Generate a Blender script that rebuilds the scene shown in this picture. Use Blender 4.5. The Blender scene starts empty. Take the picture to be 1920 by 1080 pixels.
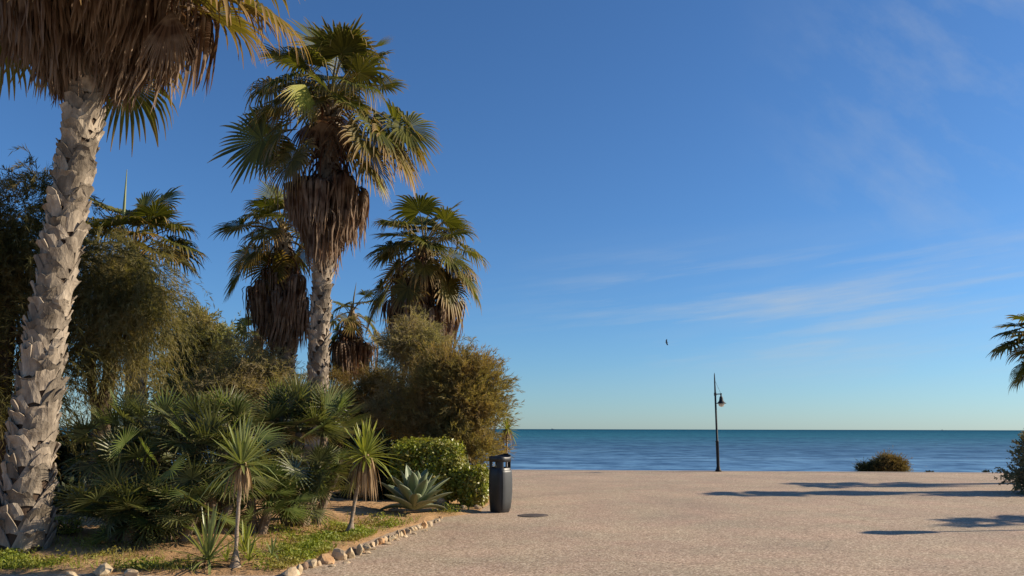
import bpy, math
import numpy as np
from mathutils import Matrix, Vector

scene = bpy.context.scene
COL = scene.collection
PI = math.pi
FPX = 1507.0
PITCH = math.atan(264.3 / FPX)
ROLL = 0.0024
EYE = np.array([0.0, 0.0, 1.6])

# ------------------------------------------------------------------ camera
cam_rot = Matrix.Rotation(PI / 2 + PITCH, 4, 'X') @ Matrix.Rotation(ROLL, 4, 'Z')
cd = bpy.data.cameras.new('camera')
cam = bpy.data.objects.new('camera', cd)
COL.objects.link(cam)
cam.matrix_world = Matrix.Translation(Vector(EYE)) @ cam_rot
cd.sensor_width = 36.0
cd.lens = FPX / 1920 * 36.0
cd.clip_start = 0.1
cd.clip_end = 60000
scene.camera = cam
CR = np.array(cam_rot.to_3x3())


def ray(x, y):
    return CR @ np.array([(x - 960) / FPX, (540 - y) / FPX, -1.0])


def at(x, y, Y):
    """the point of a sight line at the distance Y in front of the camera"""
    d = ray(x, y)
    return EYE + d * (Y / d[1])


def gd(x, y, z=0.0):
    """where a sight line meets the level z"""
    d = ray(x, y)
    return EYE + d * ((z - EYE[2]) / d[2])


def px(n, Y):
    return n / FPX * Y * 1.02


# ------------------------------------------------------------------ mesh helpers
class G:
    def __init__(s):
        s.V, s.F, s.T, s.n = [], [], [], 0

    def add(s, V, F, t=0.0):
        V = np.asarray(V, float).reshape(-1, 3)
        F = np.asarray(F, int)
        s.V.append(V)
        s.F.append(F + s.n)
        t = np.broadcast_to(np.asarray(t, float).reshape(-1) if np.ndim(t) else t, (len(V),))
        s.T.append(t)
        s.n += len(V)

    def build(s, name, mat, parent=None, smooth=True):
        me = bpy.data.meshes.new(name)
        V = np.concatenate(s.V)
        me.vertices.add(len(V))
        me.vertices.foreach_set('co', V.ravel())
        loops = np.concatenate([f.ravel() for f in s.F])
        tot = np.concatenate([np.full(len(f), f.shape[1]) for f in s.F])
        start = np.concatenate([[0], np.cumsum(tot)[:-1]])
        me.loops.add(len(loops))
        me.loops.foreach_set('vertex_index', loops)
        me.polygons.add(len(tot))
        me.polygons.foreach_set('loop_start', start)
        me.polygons.foreach_set('loop_total', tot)
        me.polygons.foreach_set('use_smooth', np.full(len(tot), smooth))
        me.update(calc_edges=True)
        a = me.attributes.new('t', 'FLOAT', 'POINT')
        a.data.foreach_set('value', np.concatenate(s.T))
        me.materials.append(mat)
        o = bpy.data.objects.new(name, me)
        COL.objects.link(o)
        if parent is not None:
            o.parent = parent
        return o


def gridF(r, c, wrap=False):
    i = np.arange(r - 1)[:, None]
    j = np.arange(c if wrap else c - 1)[None, :]
    j2 = (j + 1) % c
    a = i * c + j
    b = i * c + j2
    return np.stack([a, b, b + c, a + c], -1).reshape(-1, 4)


def batchF(B, r, c):
    f = gridF(r, c)
    return (f[None] + (np.arange(B) * r * c)[:, None, None]).reshape(-1, 4)


def nrm(v):
    v = np.asarray(v, float)
    return v / (np.linalg.norm(v, axis=-1, keepdims=True) + 1e-12)


def tube(g, path, rad, sides=8, t=0.0, cap=True):
    P = np.asarray(path, float)
    n = len(P)
    rad = np.broadcast_to(rad, (n,))
    T = nrm(np.gradient(P, axis=0))
    ref = np.array([1.0, 0.2, 0.1]) if abs(T[0][2]) > 0.8 else np.array([0, 0, 1.0])
    A = nrm(np.cross(T, ref))
    B = np.cross(T, A)
    th = np.linspace(0, 2 * PI, sides, endpoint=False)
    V = P[:, None] + rad[:, None, None] * (np.cos(th)[None, :, None] * A[:, None] + np.sin(th)[None, :, None] * B[:, None])
    tt = np.repeat(np.broadcast_to(t, (n,)), sides)
    g.add(V, gridF(n, sides, True), tt)
    if cap:
        g.add(V[-1], np.arange(sides)[None, ::-1], tt[-1])
        g.add(V[0], np.arange(sides)[None, :], tt[0])


def lathe(g, prof, sides=24, c=(0, 0, 0)):
    prof = np.asarray(prof, float)
    th = np.linspace(0, 2 * PI, sides, endpoint=False)
    V = np.stack([prof[:, 0:1] * np.cos(th), prof[:, 0:1] * np.sin(th), np.repeat(prof[:, 1:2], sides, 1)], -1) + np.array(c)
    g.add(V, gridF(len(prof), sides, True))


def bez(p0, p1, p2, n):
    s = np.linspace(0, 1, n)[:, None]
    return (1 - s) ** 2 * p0 + 2 * s * (1 - s) * p1 + s * s * p2


def thing(name, label, cat, loc=(0, 0, 0), group=None):
    o = bpy.data.objects.new(name, None)
    COL.objects.link(o)
    o.location = loc
    o.empty_display_size = 0.1
    return tag(o, label, cat, group)


def tag(o, label=None, cat=None, group=None, kind=None):
    if label: o['label'] = label
    if cat: o['category'] = cat
    if group: o['group'] = group
    if kind: o['kind'] = kind
    return o


# ------------------------------------------------------------------ materials
def newmat(name):
    m = bpy.data.materials.new(name)
    m.use_nodes = True
    nt = m.node_tree
    nt.nodes.clear()
    out = nt.nodes.new('ShaderNodeOutputMaterial')
    return m, nt, out


def N(nt, typ, **kw):
    n = nt.nodes.new(typ)
    for k, v in kw.items():
        if k in n.inputs.keys():
            n.inputs[k].default_value = v
        else:
            setattr(n, k, v)
    return n


def c4(c):
    return (c[0], c[1], c[2], 1.0)


def ramp(nt, stops, fac, interp='LINEAR'):
    r = nt.nodes.new('ShaderNodeValToRGB')
    cr = r.color_ramp
    cr.interpolation = interp
    while len(cr.elements) > 1:
        cr.elements.remove(cr.elements[-1])
    cr.elements[0].position = stops[0][0]
    cr.elements[0].color = c4(stops[0][1])
    for p, c in stops[1:]:
        e = cr.elements.new(p)
        e.color = c4(c)
    nt.links.new(fac, r.inputs[0])
    return r.outputs[0]


def mix(nt, fac, a, b, mode='MIX'):
    n = nt.nodes.new('ShaderNodeMix')
    n.data_type = 'RGBA'
    n.blend_type = mode
    for sock, v in ((n.inputs[0], fac), (n.inputs[6], a), (n.inputs[7], b)):
        if hasattr(v, 'is_output'):
            nt.links.new(v, sock)
        elif isinstance(v, (int, float)):
            sock.default_value = v
        else:
            sock.default_value = c4(v)
    return n.outputs[2]


def noise(nt, scale, detail=3, vec=None, rough=0.55):
    n = N(nt, 'ShaderNodeTexNoise', Scale=scale, Detail=detail, Roughness=rough)
    if vec is not None:
        nt.links.new(vec, n.inputs['Vector'])
    return n.outputs['Fac']


def objco(nt):
    return nt.nodes.new('ShaderNodeTexCoord').outputs['Object']


def leaf_mat(name, ca, cb, tip=None, tipstart=0.75, trans=0.3, rough=0.5, cc=None, scale=1.5, petiole=None, spec=0.3, tcol=None):
    m, nt, out = newmat(name)
    geo = nt.nodes.new('ShaderNodeNewGeometry')
    col = mix(nt, geo.outputs['Random Per Island'], ca, cb)
    if cc is not None:
        f = ramp(nt, [(0.42, (0, 0, 0)), (0.62, (1, 1, 1))], noise(nt, scale, 2, objco(nt)))
        col = mix(nt, f, col, cc)
    att = nt.nodes.new('ShaderNodeAttribute')
    att.attribute_name = 't'
    if tip is not None:
        mp = N(nt, 'ShaderNodeMapRange')
        mp.inputs[1].default_value = tipstart
        mp.inputs[2].default_value = 1.0
        nt.links.new(att.outputs['Fac'], mp.inputs[0])
        col = mix(nt, mp.outputs[0], col, tip)
    if petiole is not None:
        lt = N(nt, 'ShaderNodeMath', operation='LESS_THAN')
        lt.inputs[1].default_value = 0.02
        nt.links.new(att.outputs['Fac'], lt.inputs[0])
        col = mix(nt, lt.outputs[0], col, petiole)
    p = N(nt, 'ShaderNodeBsdfPrincipled', Roughness=rough)
    p.inputs['Specular IOR Level'].default_value = spec
    nt.links.new(col, p.inputs['Base Color'])
    tr = nt.nodes.new('ShaderNodeBsdfTranslucent')
    nt.links.new(mix(nt, 1.0, col, tcol or (1.5, 1.5, 0.7), 'MULTIPLY'), tr.inputs['Color'])
    ms = nt.nodes.new('ShaderNodeMixShader')
    ms.inputs[0].default_value = trans
    nt.links.new(p.outputs[0], ms.inputs[1])
    nt.links.new(tr.outputs[0], ms.inputs[2])
    nt.links.new(ms.outputs[0], out.inputs[0])
    return m


def solid_mat(name, ca, cb, scale=4, rough=0.8, bump=0.3, bscale=30, spec=0.3, metal=0.0, island=0.0, vec_scale=None, dist=0.02, core=None):
    m, nt, out = newmat(name)
    co = objco(nt)
    if vec_scale:
        mp = N(nt, 'ShaderNodeMapping')
        mp.inputs['Scale'].default_value = vec_scale
        nt.links.new(co, mp.inputs[0])
        co = mp.outputs[0]
    col = mix(nt, ramp(nt, [(0.3, (0, 0, 0)), (0.7, (1, 1, 1))], noise(nt, scale, 5, co)), ca, cb)
    if island:
        geo = nt.nodes.new('ShaderNodeNewGeometry')
        k = ramp(nt, [(0, (1 - island,) * 3), (1, (1 + island * 0.6,) * 3)], geo.outputs['Random Per Island'])
        col = mix(nt, 1.0, col, k, 'MULTIPLY')
    if core:
        att = nt.nodes.new('ShaderNodeAttribute'); att.attribute_name = 't'
        lt = N(nt, 'ShaderNodeMath', operation='LESS_THAN'); lt.inputs[1].default_value = 0.1; nt.links.new(att.outputs['Fac'], lt.inputs[0])
        col = mix(nt, lt.outputs[0], col, core)
    p = N(nt, 'ShaderNodeBsdfPrincipled', Roughness=rough, Metallic=metal)
    p.inputs['Specular IOR Level'].default_value = spec
    nt.links.new(col, p.inputs['Base Color'])
    if bump:
        b = N(nt, 'ShaderNodeBump', Strength=bump, Distance=dist)
        nt.links.new(noise(nt, bscale, 5, co), b.inputs['Height'])
        nt.links.new(b.outputs[0], p.inputs['Normal'])
    nt.links.new(p.outputs[0], out.inputs[0])
    return m


M = {}
M['boot'] = solid_mat('palm_bark', (0.15, 0.12, 0.092), (0.39, 0.325, 0.25), 11, 0.9, 0.9, 26, 0.15, island=0.5, vec_scale=(1, 1, 0.3), core=(0.075, 0.05, 0.034))
M['boot_dark'] = solid_mat('palm_bark_core', (0.13, 0.09, 0.06), (0.25, 0.19, 0.14), 8, 0.9, 0.6, 40, 0.1)
M['frond'] = leaf_mat('fan_frond_green', (0.038, 0.045, 0.008), (0.145, 0.142, 0.022), (0.27, 0.18, 0.06), 0.70, 0.30, 0.5, petiole=(0.23, 0.17, 0.055), spec=0.28)
M['frond_old'] = leaf_mat('fan_frond_yellowing', (0.075, 0.070, 0.014), (0.19, 0.145, 0.03), (0.31, 0.185, 0.07), 0.5, 0.32, 0.5, petiole=(0.24, 0.16, 0.06))
M['frond_yellow'] = leaf_mat('fan_frond_yellow', (0.26, 0.27, 0.03), (0.34, 0.32, 0.05), (0.40, 0.27, 0.10), 0.6, 0.35, 0.5, petiole=(0.26, 0.2, 0.06))
M['frond_dead'] = leaf_mat('fan_frond_dead', (0.040, 0.021, 0.013), (0.16, 0.092, 0.056), (0.235, 0.165, 0.112), 0.6, 0.22, 0.7, cc=(0.23, 0.165, 0.115), scale=3.5, petiole=(0.11, 0.048, 0.024), tcol=(1.3, 1.0, 0.7), spec=0.2)  # pale noise patches: tint between fronds, plus sunlit stripes put into the colour
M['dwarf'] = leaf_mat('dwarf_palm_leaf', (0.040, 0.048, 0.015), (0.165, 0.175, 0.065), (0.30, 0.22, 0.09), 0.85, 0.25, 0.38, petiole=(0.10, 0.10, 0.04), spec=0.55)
M['dwarf_lit'] = leaf_mat('dwarf_palm_leaf_sunlit', (0.10, 0.14, 0.035), (0.16, 0.19, 0.06), (0.30, 0.25, 0.10), 0.8, 0.35, 0.4, petiole=(0.14, 0.14, 0.05), spec=0.5)  # brighter copy of the dwarf leaf, sunshine put into its colour
M['yucca'] = leaf_mat('yucca_leaf', (0.19, 0.22, 0.035), (0.33, 0.34, 0.07), (0.40, 0.28, 0.12), 0.9, 0.28, 0.35, spec=0.5)
M['yucca_grey'] = leaf_mat('yucca_leaf_grey', (0.15, 0.185, 0.055), (0.28, 0.30, 0.11), (0.32, 0.27, 0.14), 0.9, 0.25, 0.35, spec=0.5)
M['yucca_dead'] = leaf_mat('yucca_dead_leaf', (0.22, 0.14, 0.075), (0.40, 0.29, 0.17), None, 0.5, 0.15, 0.8, tcol=(1.2, 1.0, 0.7), spec=0.15)
M['stem'] = solid_mat('yucca_stem', (0.22, 0.16, 0.11), (0.36, 0.29, 0.22), 12, 0.85, 0.6, 50, 0.2, vec_scale=(1, 1, 3))
M['wood'] = solid_mat('tree_bark', (0.055, 0.038, 0.026), (0.13, 0.095, 0.065), 6, 0.9, 0.7, 25, 0.1, vec_scale=(1, 1, 0.3))
M['wood_pale'] = solid_mat('shrub_bark', (0.16, 0.125, 0.09), (0.28, 0.22, 0.16), 6, 0.9, 0.5, 25, 0.1, vec_scale=(1, 1, 0.3))
M['tam_dark'] = leaf_mat('tamarisk_dark', (0.042, 0.044, 0.016), (0.095, 0.088, 0.030), None, 1, 0.35, 0.7, cc=(0.12, 0.092, 0.036), scale=0.8, spec=0.15)
M['tam_olive'] = leaf_mat('tamarisk_olive', (0.075, 0.074, 0.032), (0.19, 0.17, 0.072), None, 1, 0.40, 0.7, cc=(0.24, 0.195, 0.085), scale=0.9, spec=0.15)
M['tam_grey'] = leaf_mat('tamarisk_grey', (0.14, 0.13, 0.07), (0.30, 0.26, 0.15), None, 1, 0.4, 0.7, cc=(0.30, 0.235, 0.14), scale=1.2, spec=0.15)
M['tam_gold'] = leaf_mat('tamarisk_golden', (0.125, 0.11, 0.042), (0.31, 0.245, 0.10), None, 1, 0.36, 0.7, cc=(0.26, 0.18, 0.08), scale=1.7, spec=0.15)
M['tam_brown'] = leaf_mat('tamarisk_brown', (0.12, 0.082, 0.036), (0.24, 0.165, 0.07), None, 1, 0.28, 0.7, cc=(0.17, 0.14, 0.06), scale=1.3, spec=0.15)
M['bush_green'] = leaf_mat('leafy_tree', (0.14, 0.15, 0.075), (0.32, 0.31, 0.16), None, 1, 0.4, 0.5, cc=(0.30, 0.25, 0.14), scale=1.0, spec=0.3)
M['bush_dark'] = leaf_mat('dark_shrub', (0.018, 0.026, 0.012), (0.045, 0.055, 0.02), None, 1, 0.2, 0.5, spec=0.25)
M['hedge'] = leaf_mat('hedge_leaf', (0.14, 0.17, 0.016), (0.30, 0.32, 0.04), None, 1, 0.3, 0.4, cc=(0.25, 0.22, 0.04), scale=4, spec=0.45)
M['cover'] = leaf_mat('ground_cover', (0.13, 0.17, 0.018), (0.29, 0.32, 0.045), None, 1, 0.3, 0.5, cc=(0.25, 0.215, 0.05), scale=1.4, spec=0.3)
M['litter'] = leaf_mat('dry_litter', (0.14, 0.085, 0.04), (0.34, 0.24, 0.13), None, 1, 0.1, 0.8, spec=0.1)
M['saltbush'] = leaf_mat('saltbush', (0.12, 0.13, 0.08), (0.24, 0.24, 0.16), None, 1, 0.25, 0.6, cc=(0.20, 0.145, 0.07), scale=1.6, spec=0.2)
M['rock'] = solid_mat('limestone', (0.36, 0.25, 0.14), (0.54, 0.43, 0.29), 7, 0.85, 0.6, 25, 0.2, dist=0.015)
M['rock_orange'] = solid_mat('orange_limestone', (0.44, 0.23, 0.10), (0.56, 0.38, 0.21), 8, 0.85, 0.6, 25, 0.2, dist=0.015)
M['rock_brown'] = solid_mat('brown_stone', (0.16, 0.10, 0.065), (0.26, 0.18, 0.12), 8, 0.85, 0.6, 25, 0.2, dist=0.015)
M['rock_white'] = solid_mat('pale_limestone', (0.34, 0.26, 0.155), (0.53, 0.42, 0.28), 7, 0.85, 0.6, 25, 0.2, dist=0.015)
M['bin'] = solid_mat('bin_plastic', (0.013, 0.014, 0.016), (0.022, 0.023, 0.025), 3, 0.42, 0.08, 90, 0.5)
M['bin_door_lit'] = solid_mat('bin_door_plastic_lit', (0.034, 0.037, 0.039), (0.05, 0.053, 0.056), 3, 0.45, 0.08, 90, 0.5)  # paler than the body: the sunlit side is put into the door's colour
M['bin_dark'] = solid_mat('bin_inner', (0.008, 0.008, 0.009), (0.014, 0.014, 0.014), 3, 0.7, 0, 90, 0.2)
M['iron'] = solid_mat('painted_iron', (0.009, 0.012, 0.016), (0.016, 0.020, 0.025), 6, 0.6, 0.1, 60, 0.25)
M['manhole'] = solid_mat('cast_iron_cover', (0.10, 0.075, 0.055), (0.16, 0.12, 0.09), 14, 0.7, 0.4, 60, 0.4, metal=0.2)
M['bird'] = solid_mat('bird_plumage', (0.05, 0.055, 0.065), (0.10, 0.105, 0.12), 12, 0.7, 0, 60, 0.2)
M['ship'] = solid_mat('ship_paint', (0.12, 0.14, 0.17), (0.18, 0.20, 0.23), 1, 0.6, 0, 60, 0.2)

m, nt, out = newmat('lamp_glass')
p = N(nt, 'ShaderNodeBsdfPrincipled', Roughness=0.25)
p.inputs['Base Color'].default_value = (0.72, 0.70, 0.62, 1)
p.inputs['Transmission Weight'].default_value = 0.35
nt.links.new(p.outputs[0], out.inputs[0])
M['glass'] = m

# agave: blue-green with pale margins (t = 1 at the margin)
m, nt, out = newmat('agave_leaf')
att = nt.nodes.new('ShaderNodeAttribute'); att.attribute_name = 't'
co = objco(nt)
c = mix(nt, noise(nt, 5, 4, co), (0.095, 0.13, 0.062), (0.18, 0.215, 0.112))
c = mix(nt, ramp(nt, [(0.78, (0, 0, 0)), (1.0, (1, 1, 1))], att.outputs['Fac']), c, (0.34, 0.36, 0.24))
p = N(nt, 'ShaderNodeBsdfPrincipled', Roughness=0.5)
p.inputs['Specular IOR Level'].default_value = 0.4
nt.links.new(c, p.inputs['Base Color']); nt.links.new(p.outputs[0], out.inputs[0])
M['agave'] = m

# plaza: exposed aggregate concrete
m, nt, out = newmat('exposed_aggregate_paving')
co = objco(nt)
vor = N(nt, 'ShaderNodeTexVoronoi', Scale=48.0); nt.links.new(co, vor.inputs['Vector'])
grain = ramp(nt, [(0.0, (0.105, 0.073, 0.048)), (0.25, (0.285, 0.213, 0.148)), (0.6, (0.41, 0.313, 0.223)), (1.0, (0.67, 0.555, 0.43))], vor.outputs['Color'])
fine = ramp(nt, [(0.32, (0.72, 0.715, 0.71)), (0.68, (1.25, 1.24, 1.24))], noise(nt, 30, 4, co, 0.75))
c = mix(nt, 1.0, grain, fine, 'MULTIPLY')
patch = ramp(nt, [(0.32, (0.84, 0.83, 0.83)), (0.68, (1.12, 1.09, 1.05))], noise(nt, 0.42, 5, co, 0.6))
c = mix(nt, 1.0, c, patch, 'MULTIPLY')
patch2 = ramp(nt, [(0.28, (0.84, 0.82, 0.82)), (0.45, (1, 1, 1))], noise(nt, 2.6, 5, co, 0.65))
c = mix(nt, 0.7, c, patch2, 'MULTIPLY')
# hairline cracks
mp = N(nt, 'ShaderNodeMapping'); nt.links.new(co, mp.inputs[0])
wob = N(nt, 'ShaderNodeTexNoise', Scale=0.7, Detail=4.0); nt.links.new(co, wob.inputs['Vector'])
av = N(nt, 'ShaderNodeVectorMath', operation='MULTIPLY_ADD')
nt.links.new(wob.outputs['Color'], av.inputs[0]); av.inputs[1].default_value = (1.2, 1.2, 0); nt.links.new(co, av.inputs[2])
vc = N(nt, 'ShaderNodeTexVoronoi', Scale=0.16, feature='DISTANCE_TO_EDGE'); nt.links.new(av.outputs[0], vc.inputs['Vector'])
crk = ramp(nt, [(0.0, (0.62, 0.60, 0.58)), (0.005, (1, 1, 1))], vc.outputs['Distance'])
c = mix(nt, 1.0, c, ramp(nt, [(0.35, (1.03, 0.975, 0.975)), (0.65, (0.97, 1.02, 0.985))], noise(nt, 0.9, 4, co, 0.6)), 'MULTIPLY')
c = mix(nt, 0.55, c, crk, 'MULTIPLY')
p = N(nt, 'ShaderNodeBsdfPrincipled', Roughness=0.8); p.inputs['Specular IOR Level'].default_value = 0.25
nt.links.new(c, p.inputs['Base Color'])
b = N(nt, 'ShaderNodeBump', Strength=0.5, Distance=0.006); nt.links.new(vor.outputs['Distance'], b.inputs['Height']); b.invert = True
nt.links.new(b.outputs[0], p.inputs['Normal']); nt.links.new(p.outputs[0], out.inputs[0])
M['plaza'] = m

# garden soil
m, nt, out = newmat('sandy_garden_soil')
co = objco(nt)
c = ramp(nt, [(0.25, (0.28, 0.165, 0.082)), (0.5, (0.44, 0.27, 0.135)), (0.75, (0.56, 0.37, 0.20))], noise(nt, 1.5, 6, co, 0.65))
c = mix(nt, ramp(nt, [(0.45, (0, 0, 0)), (0.7, (0.8, 0.8, 0.8))], noise(nt, 5, 5, co, 0.7)), c, (0.19, 0.13, 0.075))
c = mix(nt, 0.8, c, ramp(nt, [(0.3, (0.6, 0.58, 0.55)), (0.6, (1.15, 1.15, 1.15))], noise(nt, 45, 4, co, 0.7)), 'MULTIPLY')
p = N(nt, 'ShaderNodeBsdfPrincipled', Roughness=0.95); p.inputs['Specular IOR Level'].default_value = 0.1
nt.links.new(c, p.inputs['Base Color'])
b = N(nt, 'ShaderNodeBump', Strength=0.8, Distance=0.03); nt.links.new(noise(nt, 18, 6, co, 0.7), b.inputs['Height'])
nt.links.new(b.outputs[0], p.inputs['Normal']); nt.links.new(p.outputs[0], out.inputs[0])
M['soil'] = m
M['lawn'] = solid_mat('lawn', (0.05, 0.10, 0.015), (0.11, 0.17, 0.03), 8, 0.9, 0.8, 60, 0.1)
M['sand'] = solid_mat('beach_sand', (0.34, 0.27, 0.19), (0.46, 0.38, 0.28), 3, 0.95, 0.4, 30, 0.1)
M['edge'] = solid_mat('concrete_edging', (0.40, 0.34, 0.28), (0.52, 0.45, 0.38), 5, 0.85, 0.3, 40, 0.2)

# sea
m, nt, out = newmat('sea_water')
co = objco(nt)
sep = nt.nodes.new('ShaderNodeSeparateXYZ'); nt.links.new(co, sep.inputs[0])
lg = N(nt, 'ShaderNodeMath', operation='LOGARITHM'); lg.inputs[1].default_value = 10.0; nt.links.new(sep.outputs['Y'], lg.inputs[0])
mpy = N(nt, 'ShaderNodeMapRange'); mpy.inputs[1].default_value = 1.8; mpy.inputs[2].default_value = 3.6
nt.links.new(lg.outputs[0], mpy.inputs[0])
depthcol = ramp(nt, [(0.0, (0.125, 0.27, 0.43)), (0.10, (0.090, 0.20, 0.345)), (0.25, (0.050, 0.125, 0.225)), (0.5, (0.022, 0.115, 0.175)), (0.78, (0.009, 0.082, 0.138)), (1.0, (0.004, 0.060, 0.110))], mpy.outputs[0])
mp = N(nt, 'ShaderNodeMapping'); mp.inputs['Scale'].default_value = (0.012, 0.05, 1); nt.links.new(co, mp.inputs[0])
band = ramp(nt, [(0.3, (0.62, 0.70, 0.80)), (0.7, (1.35, 1.25, 1.15))], noise(nt, 1.0, 5, mp.outputs[0], 0.6))
mpw = N(nt, 'ShaderNodeMapping'); mpw.inputs['Scale'].default_value = (0.24, 0.20, 1); mpw.inputs['Rotation'].default_value = (0, 0, 0.06); nt.links.new(co, mpw.inputs[0])
band = mix(nt, 0.8, band, ramp(nt, [(0.36, (0.36, 0.44, 0.55)), (0.64, (1.75, 1.62, 1.48))], noise(nt, 1.0, 5, mpw.outputs[0], 0.65)), 'MULTIPLY')  # finer ripples: lit and dim wave slopes painted into the water colour
depthcol = mix(nt, 1.0, depthcol, band, 'MULTIPLY')
p = nt.nodes.new('ShaderNodeBsdfDiffuse'); nt.links.new(depthcol, p.inputs['Color'])
gl_ = N(nt, 'ShaderNodeBsdfGlossy', Roughness=0.22)
mpa = N(nt, 'ShaderNodeMapping'); mpa.inputs['Scale'].default_value = (0.035, 0.22, 1); mpa.inputs['Rotation'].default_value = (0, 0, 0.05); nt.links.new(co, mpa.inputs[0])
mpb = N(nt, 'ShaderNodeMapping'); mpb.inputs['Scale'].default_value = (0.6, 1.6, 1); nt.links.new(co, mpb.inputs[0])
ba = N(nt, 'ShaderNodeBump', Strength=1.0, Distance=1.7); nt.links.new(noise(nt, 1.0, 4, mpa.outputs[0], 0.6), ba.inputs['Height'])
bb = N(nt, 'ShaderNodeBump', Strength=1.0, Distance=0.42); nt.links.new(noise(nt, 1.0, 4, mpb.outputs[0], 0.6), bb.inputs['Height'])
nt.links.new(ba.outputs[0], bb.inputs['Normal']); nt.links.new(bb.outputs[0], gl_.inputs['Normal']); nt.links.new(ba.outputs[0], p.inputs['Normal'])
# wind-roughened water seen almost edge on: the slopes turned to the eye mirror little sky, more of it close to the shore
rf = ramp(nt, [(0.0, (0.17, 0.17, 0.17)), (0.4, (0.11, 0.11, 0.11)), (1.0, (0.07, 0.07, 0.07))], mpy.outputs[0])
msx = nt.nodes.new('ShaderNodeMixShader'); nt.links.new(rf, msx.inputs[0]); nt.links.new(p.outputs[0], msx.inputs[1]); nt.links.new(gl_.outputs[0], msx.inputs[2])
nt.links.new(msx.outputs[0], out.inputs[0])
M['sea'] = m

# ------------------------------------------------------------------ light and sky
SUN_EL = math.radians(27)
SUN_AZ = math.radians(9)            # measured from +X towards +Y
sd = np.array([math.cos(SUN_EL) * math.cos(SUN_AZ), math.cos(SUN_EL) * math.sin(SUN_AZ), math.sin(SUN_EL)])
ld = bpy.data.lights.new('sun', 'SUN')
ld.energy = 5.0
ld.angle = math.radians(0.53)
ld.color = (1.0, 0.86, 0.66)
lo = bpy.data.objects.new('sun', ld)
COL.objects.link(lo)
lo.rotation_euler = Vector(sd).to_track_quat('Z', 'Y').to_euler()
lo.location = (20, 3, 20)

w = bpy.data.worlds.new('World')
scene.world = w
w.use_nodes = True
nt = w.node_tree
nt.nodes.clear()
out = nt.nodes.new('ShaderNodeOutputWorld')
bg = N(nt, 'ShaderNodeBackground', Strength=0.085)
sky = nt.nodes.new('ShaderNodeTexSky')
sky.sky_type = 'NISHITA'
sky.sun_disc = False
sky.sun_elevation = SUN_EL
sky.sun_rotation = PI / 2 - SUN_AZ
sky.altitude = 2000
sky.air_density = 1.3
sky.dust_density = 1.0
sky.ozone_density = 8.0
tc = nt.nodes.new('ShaderNodeTexCoord')
sp = nt.nodes.new('ShaderNodeSeparateXYZ')
nt.links.new(tc.outputs['Generated'], sp.inputs[0])
# thin cirrus by azimuth and height above the horizon
azn = N(nt, 'ShaderNodeMath', operation='ARCTAN2'); nt.links.new(sp.outputs['X'], azn.inputs[0]); nt.links.new(sp.outputs['Y'], azn.inputs[1])
eln = N(nt, 'ShaderNodeMath', operation='ARCSINE'); nt.links.new(sp.outputs['Z'], eln.inputs[0])
cb = nt.nodes.new('ShaderNodeCombineXYZ'); nt.links.new(azn.outputs[0], cb.inputs[0]); nt.links.new(eln.outputs[0], cb.inputs[1])


def cloud(scale, rot, loc, lo_, hi_, det, azr, elr_, amt):
    m0 = N(nt, 'ShaderNodeMapping'); m0.inputs['Rotation'].default_value = (0, 0, rot); nt.links.new(cb.outputs[0], m0.inputs[0])
    m1 = N(nt, 'ShaderNodeMapping'); m1.inputs['Scale'].default_value = scale; m1.inputs['Location'].default_value = loc; nt.links.new(m0.outputs[0], m1.inputs[0])
    f = ramp(nt, [(lo_, (0, 0, 0)), (hi_, (1, 1, 1))], noise(nt, 1.0, det, m1.outputs[0], 0.6))
    ga = N(nt, 'ShaderNodeMapRange', interpolation_type='SMOOTHSTEP'); ga.inputs[1].default_value, ga.inputs[2].default_value = azr; nt.links.new(azn.outputs[0], ga.inputs[0])
    f = mix(nt, 1.0, f, ga.outputs[0], 'MULTIPLY')
    ge = ramp(nt, [(elr_[0], (0, 0, 0)), (elr_[1], (1, 1, 1)), (elr_[2], (1, 1, 1)), (elr_[3], (0, 0, 0))], eln.outputs[0])
    return mix(nt, 1.0, mix(nt, 1.0, f, ge, 'MULTIPLY'), (amt, amt, amt), 'MULTIPLY')


mu = cloud((3.2, 34, 1), -0.09, (2.2, 0.4, 0), 0.50, 0.74, 7, (-0.12, 0.30), (0.05, 0.10, 0.17, 0.235), 0.42)
mu = mix(nt, 1.0, mu, cloud((1.6, 13, 1), -0.13, (5.3, 1.9, 0), 0.40, 0.75, 4, (-0.1, 0.45), (0.03, 0.08, 0.17, 0.25), 0.28), 'ADD')
mu = mix(nt, 1.0, mu, cloud((5.5, 11, 1), 0.75, (0.7, 3.1, 0), 0.45, 0.80, 8, (0.26, 0.50), (0.17, 0.26, 0.45, 0.6), 0.30), 'ADD')
skyc = mix(nt, 1.0, sky.outputs[0], (0.77, 0.905, 0.975), 'MULTIPLY')
cloudy = mix(nt, mu, skyc, (4.3, 4.55, 4.6))
nt.links.new(cloudy, bg.inputs[0])
nt.links.new(bg.outputs[0], out.inputs[0])

scene.view_settings.view_transform = 'Standard'
scene.view_settings.look = 'None'
scene.view_settings.exposure = 0.6
scene.view_settings.gamma = 1
scene.render.engine = 'CYCLES'
scene.cycles.use_denoising = True
scene.cycles.max_bounces = 6
scene.cycles.transparent_max_bounces = 4
scene.cycles.diffuse_bounces = 3
scene.cycles.glossy_bounces = 2
scene.cycles.sample_clamp_indirect = 6

# ------------------------------------------------------------------ ground
EA, EB = gd(965, 881.8), gd(1870, 887.3)
slope = (EB[1] - EA[1]) / (EB[0] - EA[0])


def edge_y(x):
    return EA[1] + slope * (x - EA[0])


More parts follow.
